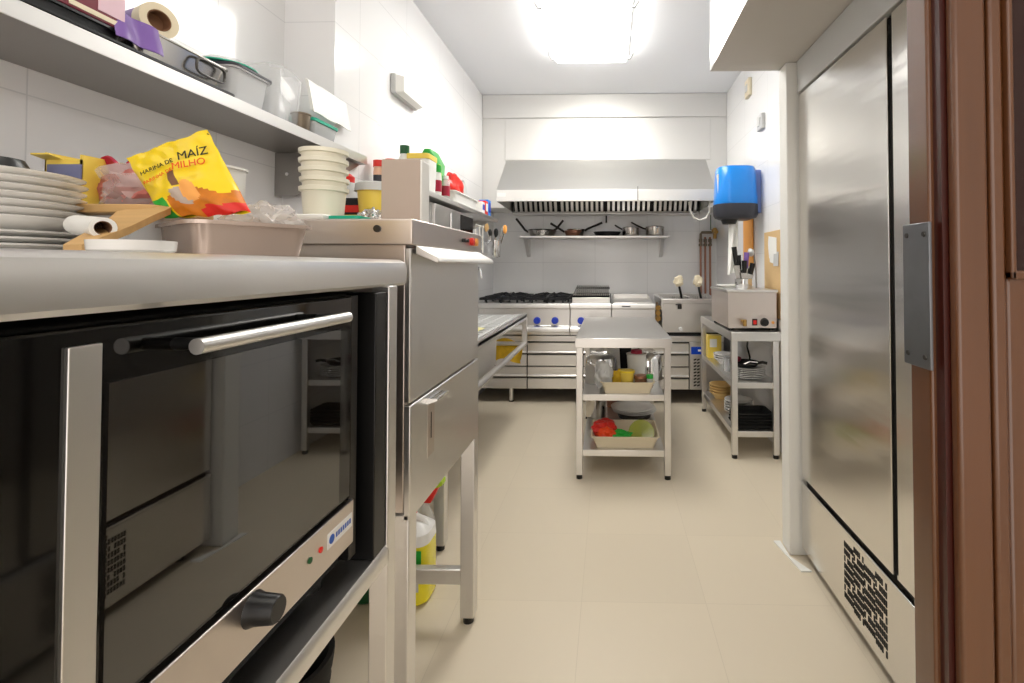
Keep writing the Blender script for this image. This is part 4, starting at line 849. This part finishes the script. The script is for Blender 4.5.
lathe_thing('waste_bin', 'black ribbed bin standing under the oven stand', 'bin', [('bin', M['matblack'], [(0, 0), (.12, 0), (.122, .01)] + [(.122+.02*i/12 + (.003 if i % 2 else 0), .02+.2*i/12) for i in range(12)] + [(.148, .235), (.148, .25), (.135, .25), (.115, .01), (0, .01)])], (-.895, 1.30, 0), n=36)

# ------------------------------------------------------------------ tall fridge
fg = thing('upright_fridge', 'tall two door stainless steel fridge in the right alcove', 'fridge', (1.2, 1.5, 0))
bx('cabinet', M['dsteel'], fg, .885, 1.6, .72, 2.238, .05, 2.23, .003)
bx('top_panel', M['lgrey'], fg, .856, .884, .72, 2.238, 2.085, 2.232, .003)
for y0, y1, lab in ((1.53, 2.234, 0), (.724, 1.502, 1)):
    dd = bx('door', M['sfr'], fg, .86, .884, y0, y1, .362, 2.075, .003)
    bx('door_edge', M['matblack'], dd, .878, .884, y0 - .012, y0, .362, 2.075, 0)
bx('hinge_foot', M['chrome'], fg, .868, .884, 1.508, 1.52, .355, .37, .001)
bx('door_sill', M['chrome'], fg, .856, .884, .722, 2.236, .332, .342, .002)
bpn = bx('base_panel', M['sfr'], fg, .86, .884, .722, 2.236, .045, .33, .002)
def grille(y0, y1):
    g_ = MB(); nc = 8; w_ = (y1-y0)/nc
    for c_ in range(nc):
        for r_ in range(9):
            z0 = .085 + r_*.026 + (.009 if (c_ // 2) % 2 else 0)
            if z0 + .018 > .318: continue
            for k_ in range(3):
                if (r_ + c_) % 4 == 0 and k_ == 1: continue
                yy = y0 + c_*w_ + .003 + k_*w_/3
                g_.box(.8588, .8602, yy, yy+w_*.2, z0, z0+.020)
    g_.build('grille', M['matblack'], bpn)
grille(1.56, 1.84); grille(1.12, 1.40)
for Y in (.8, 2.15): MB().cyl((.93, Y, 0), (.93, Y, .05), .022, n=12).build('foot', M['black'], fg)

# ------------------------------------------------------------------ wooden door leaf at the right edge
dl = bpy.data.objects.new('door_1', None); COL.objects.link(dl); dl.location = (.75, .6, 0); dl['kind'] = 'structure'
q = MB(); q.box(.378, 1.25, .588, .628, .005, 2.2); q.build('leaf', M['doorwood'], dl, .003)
q = MB(); q.box(.384, 1.25, .574, .588, .005, 2.2); q.build('rebate', M['doordark'], dl)
q = MB(); q.box(.390, .4265, .560, .575, .005, 2.2); q.build('stile', M['doorwood'], dl, .004)
q = MB(); q.box(.4305, .447, .562, .575, .005, 2.2); q.box(.447, 1.25, .564, .575, .005, 1.29); q.build('stile', M['doorwood'], dl, .004)
q = MB(); q.box(.447, .4535, .556, .575, 1.285, 2.1); q.box(.447, 1.15, .556, .575, 1.285, 1.295); q.build('window_bead', M['doorwood'], dl, .002)
bx('door_pane', M['doorglass'], dl, .4535, 1.2, .568, .574, 1.295, 2.1, 0)
lpz = bx('lock_plate', M['plate'], dl, .374, .378, .583, .634, 1.178, 1.352, .001)
for Y in (.592, .625):
    for z in (1.192, 1.338): MB().lathe([(0, 0), (.0035, 0), (.003, -.0012), (0, -.0012)], (.374, Y, z), 12, 'x').build('screw', M['dsteel'], lpz)
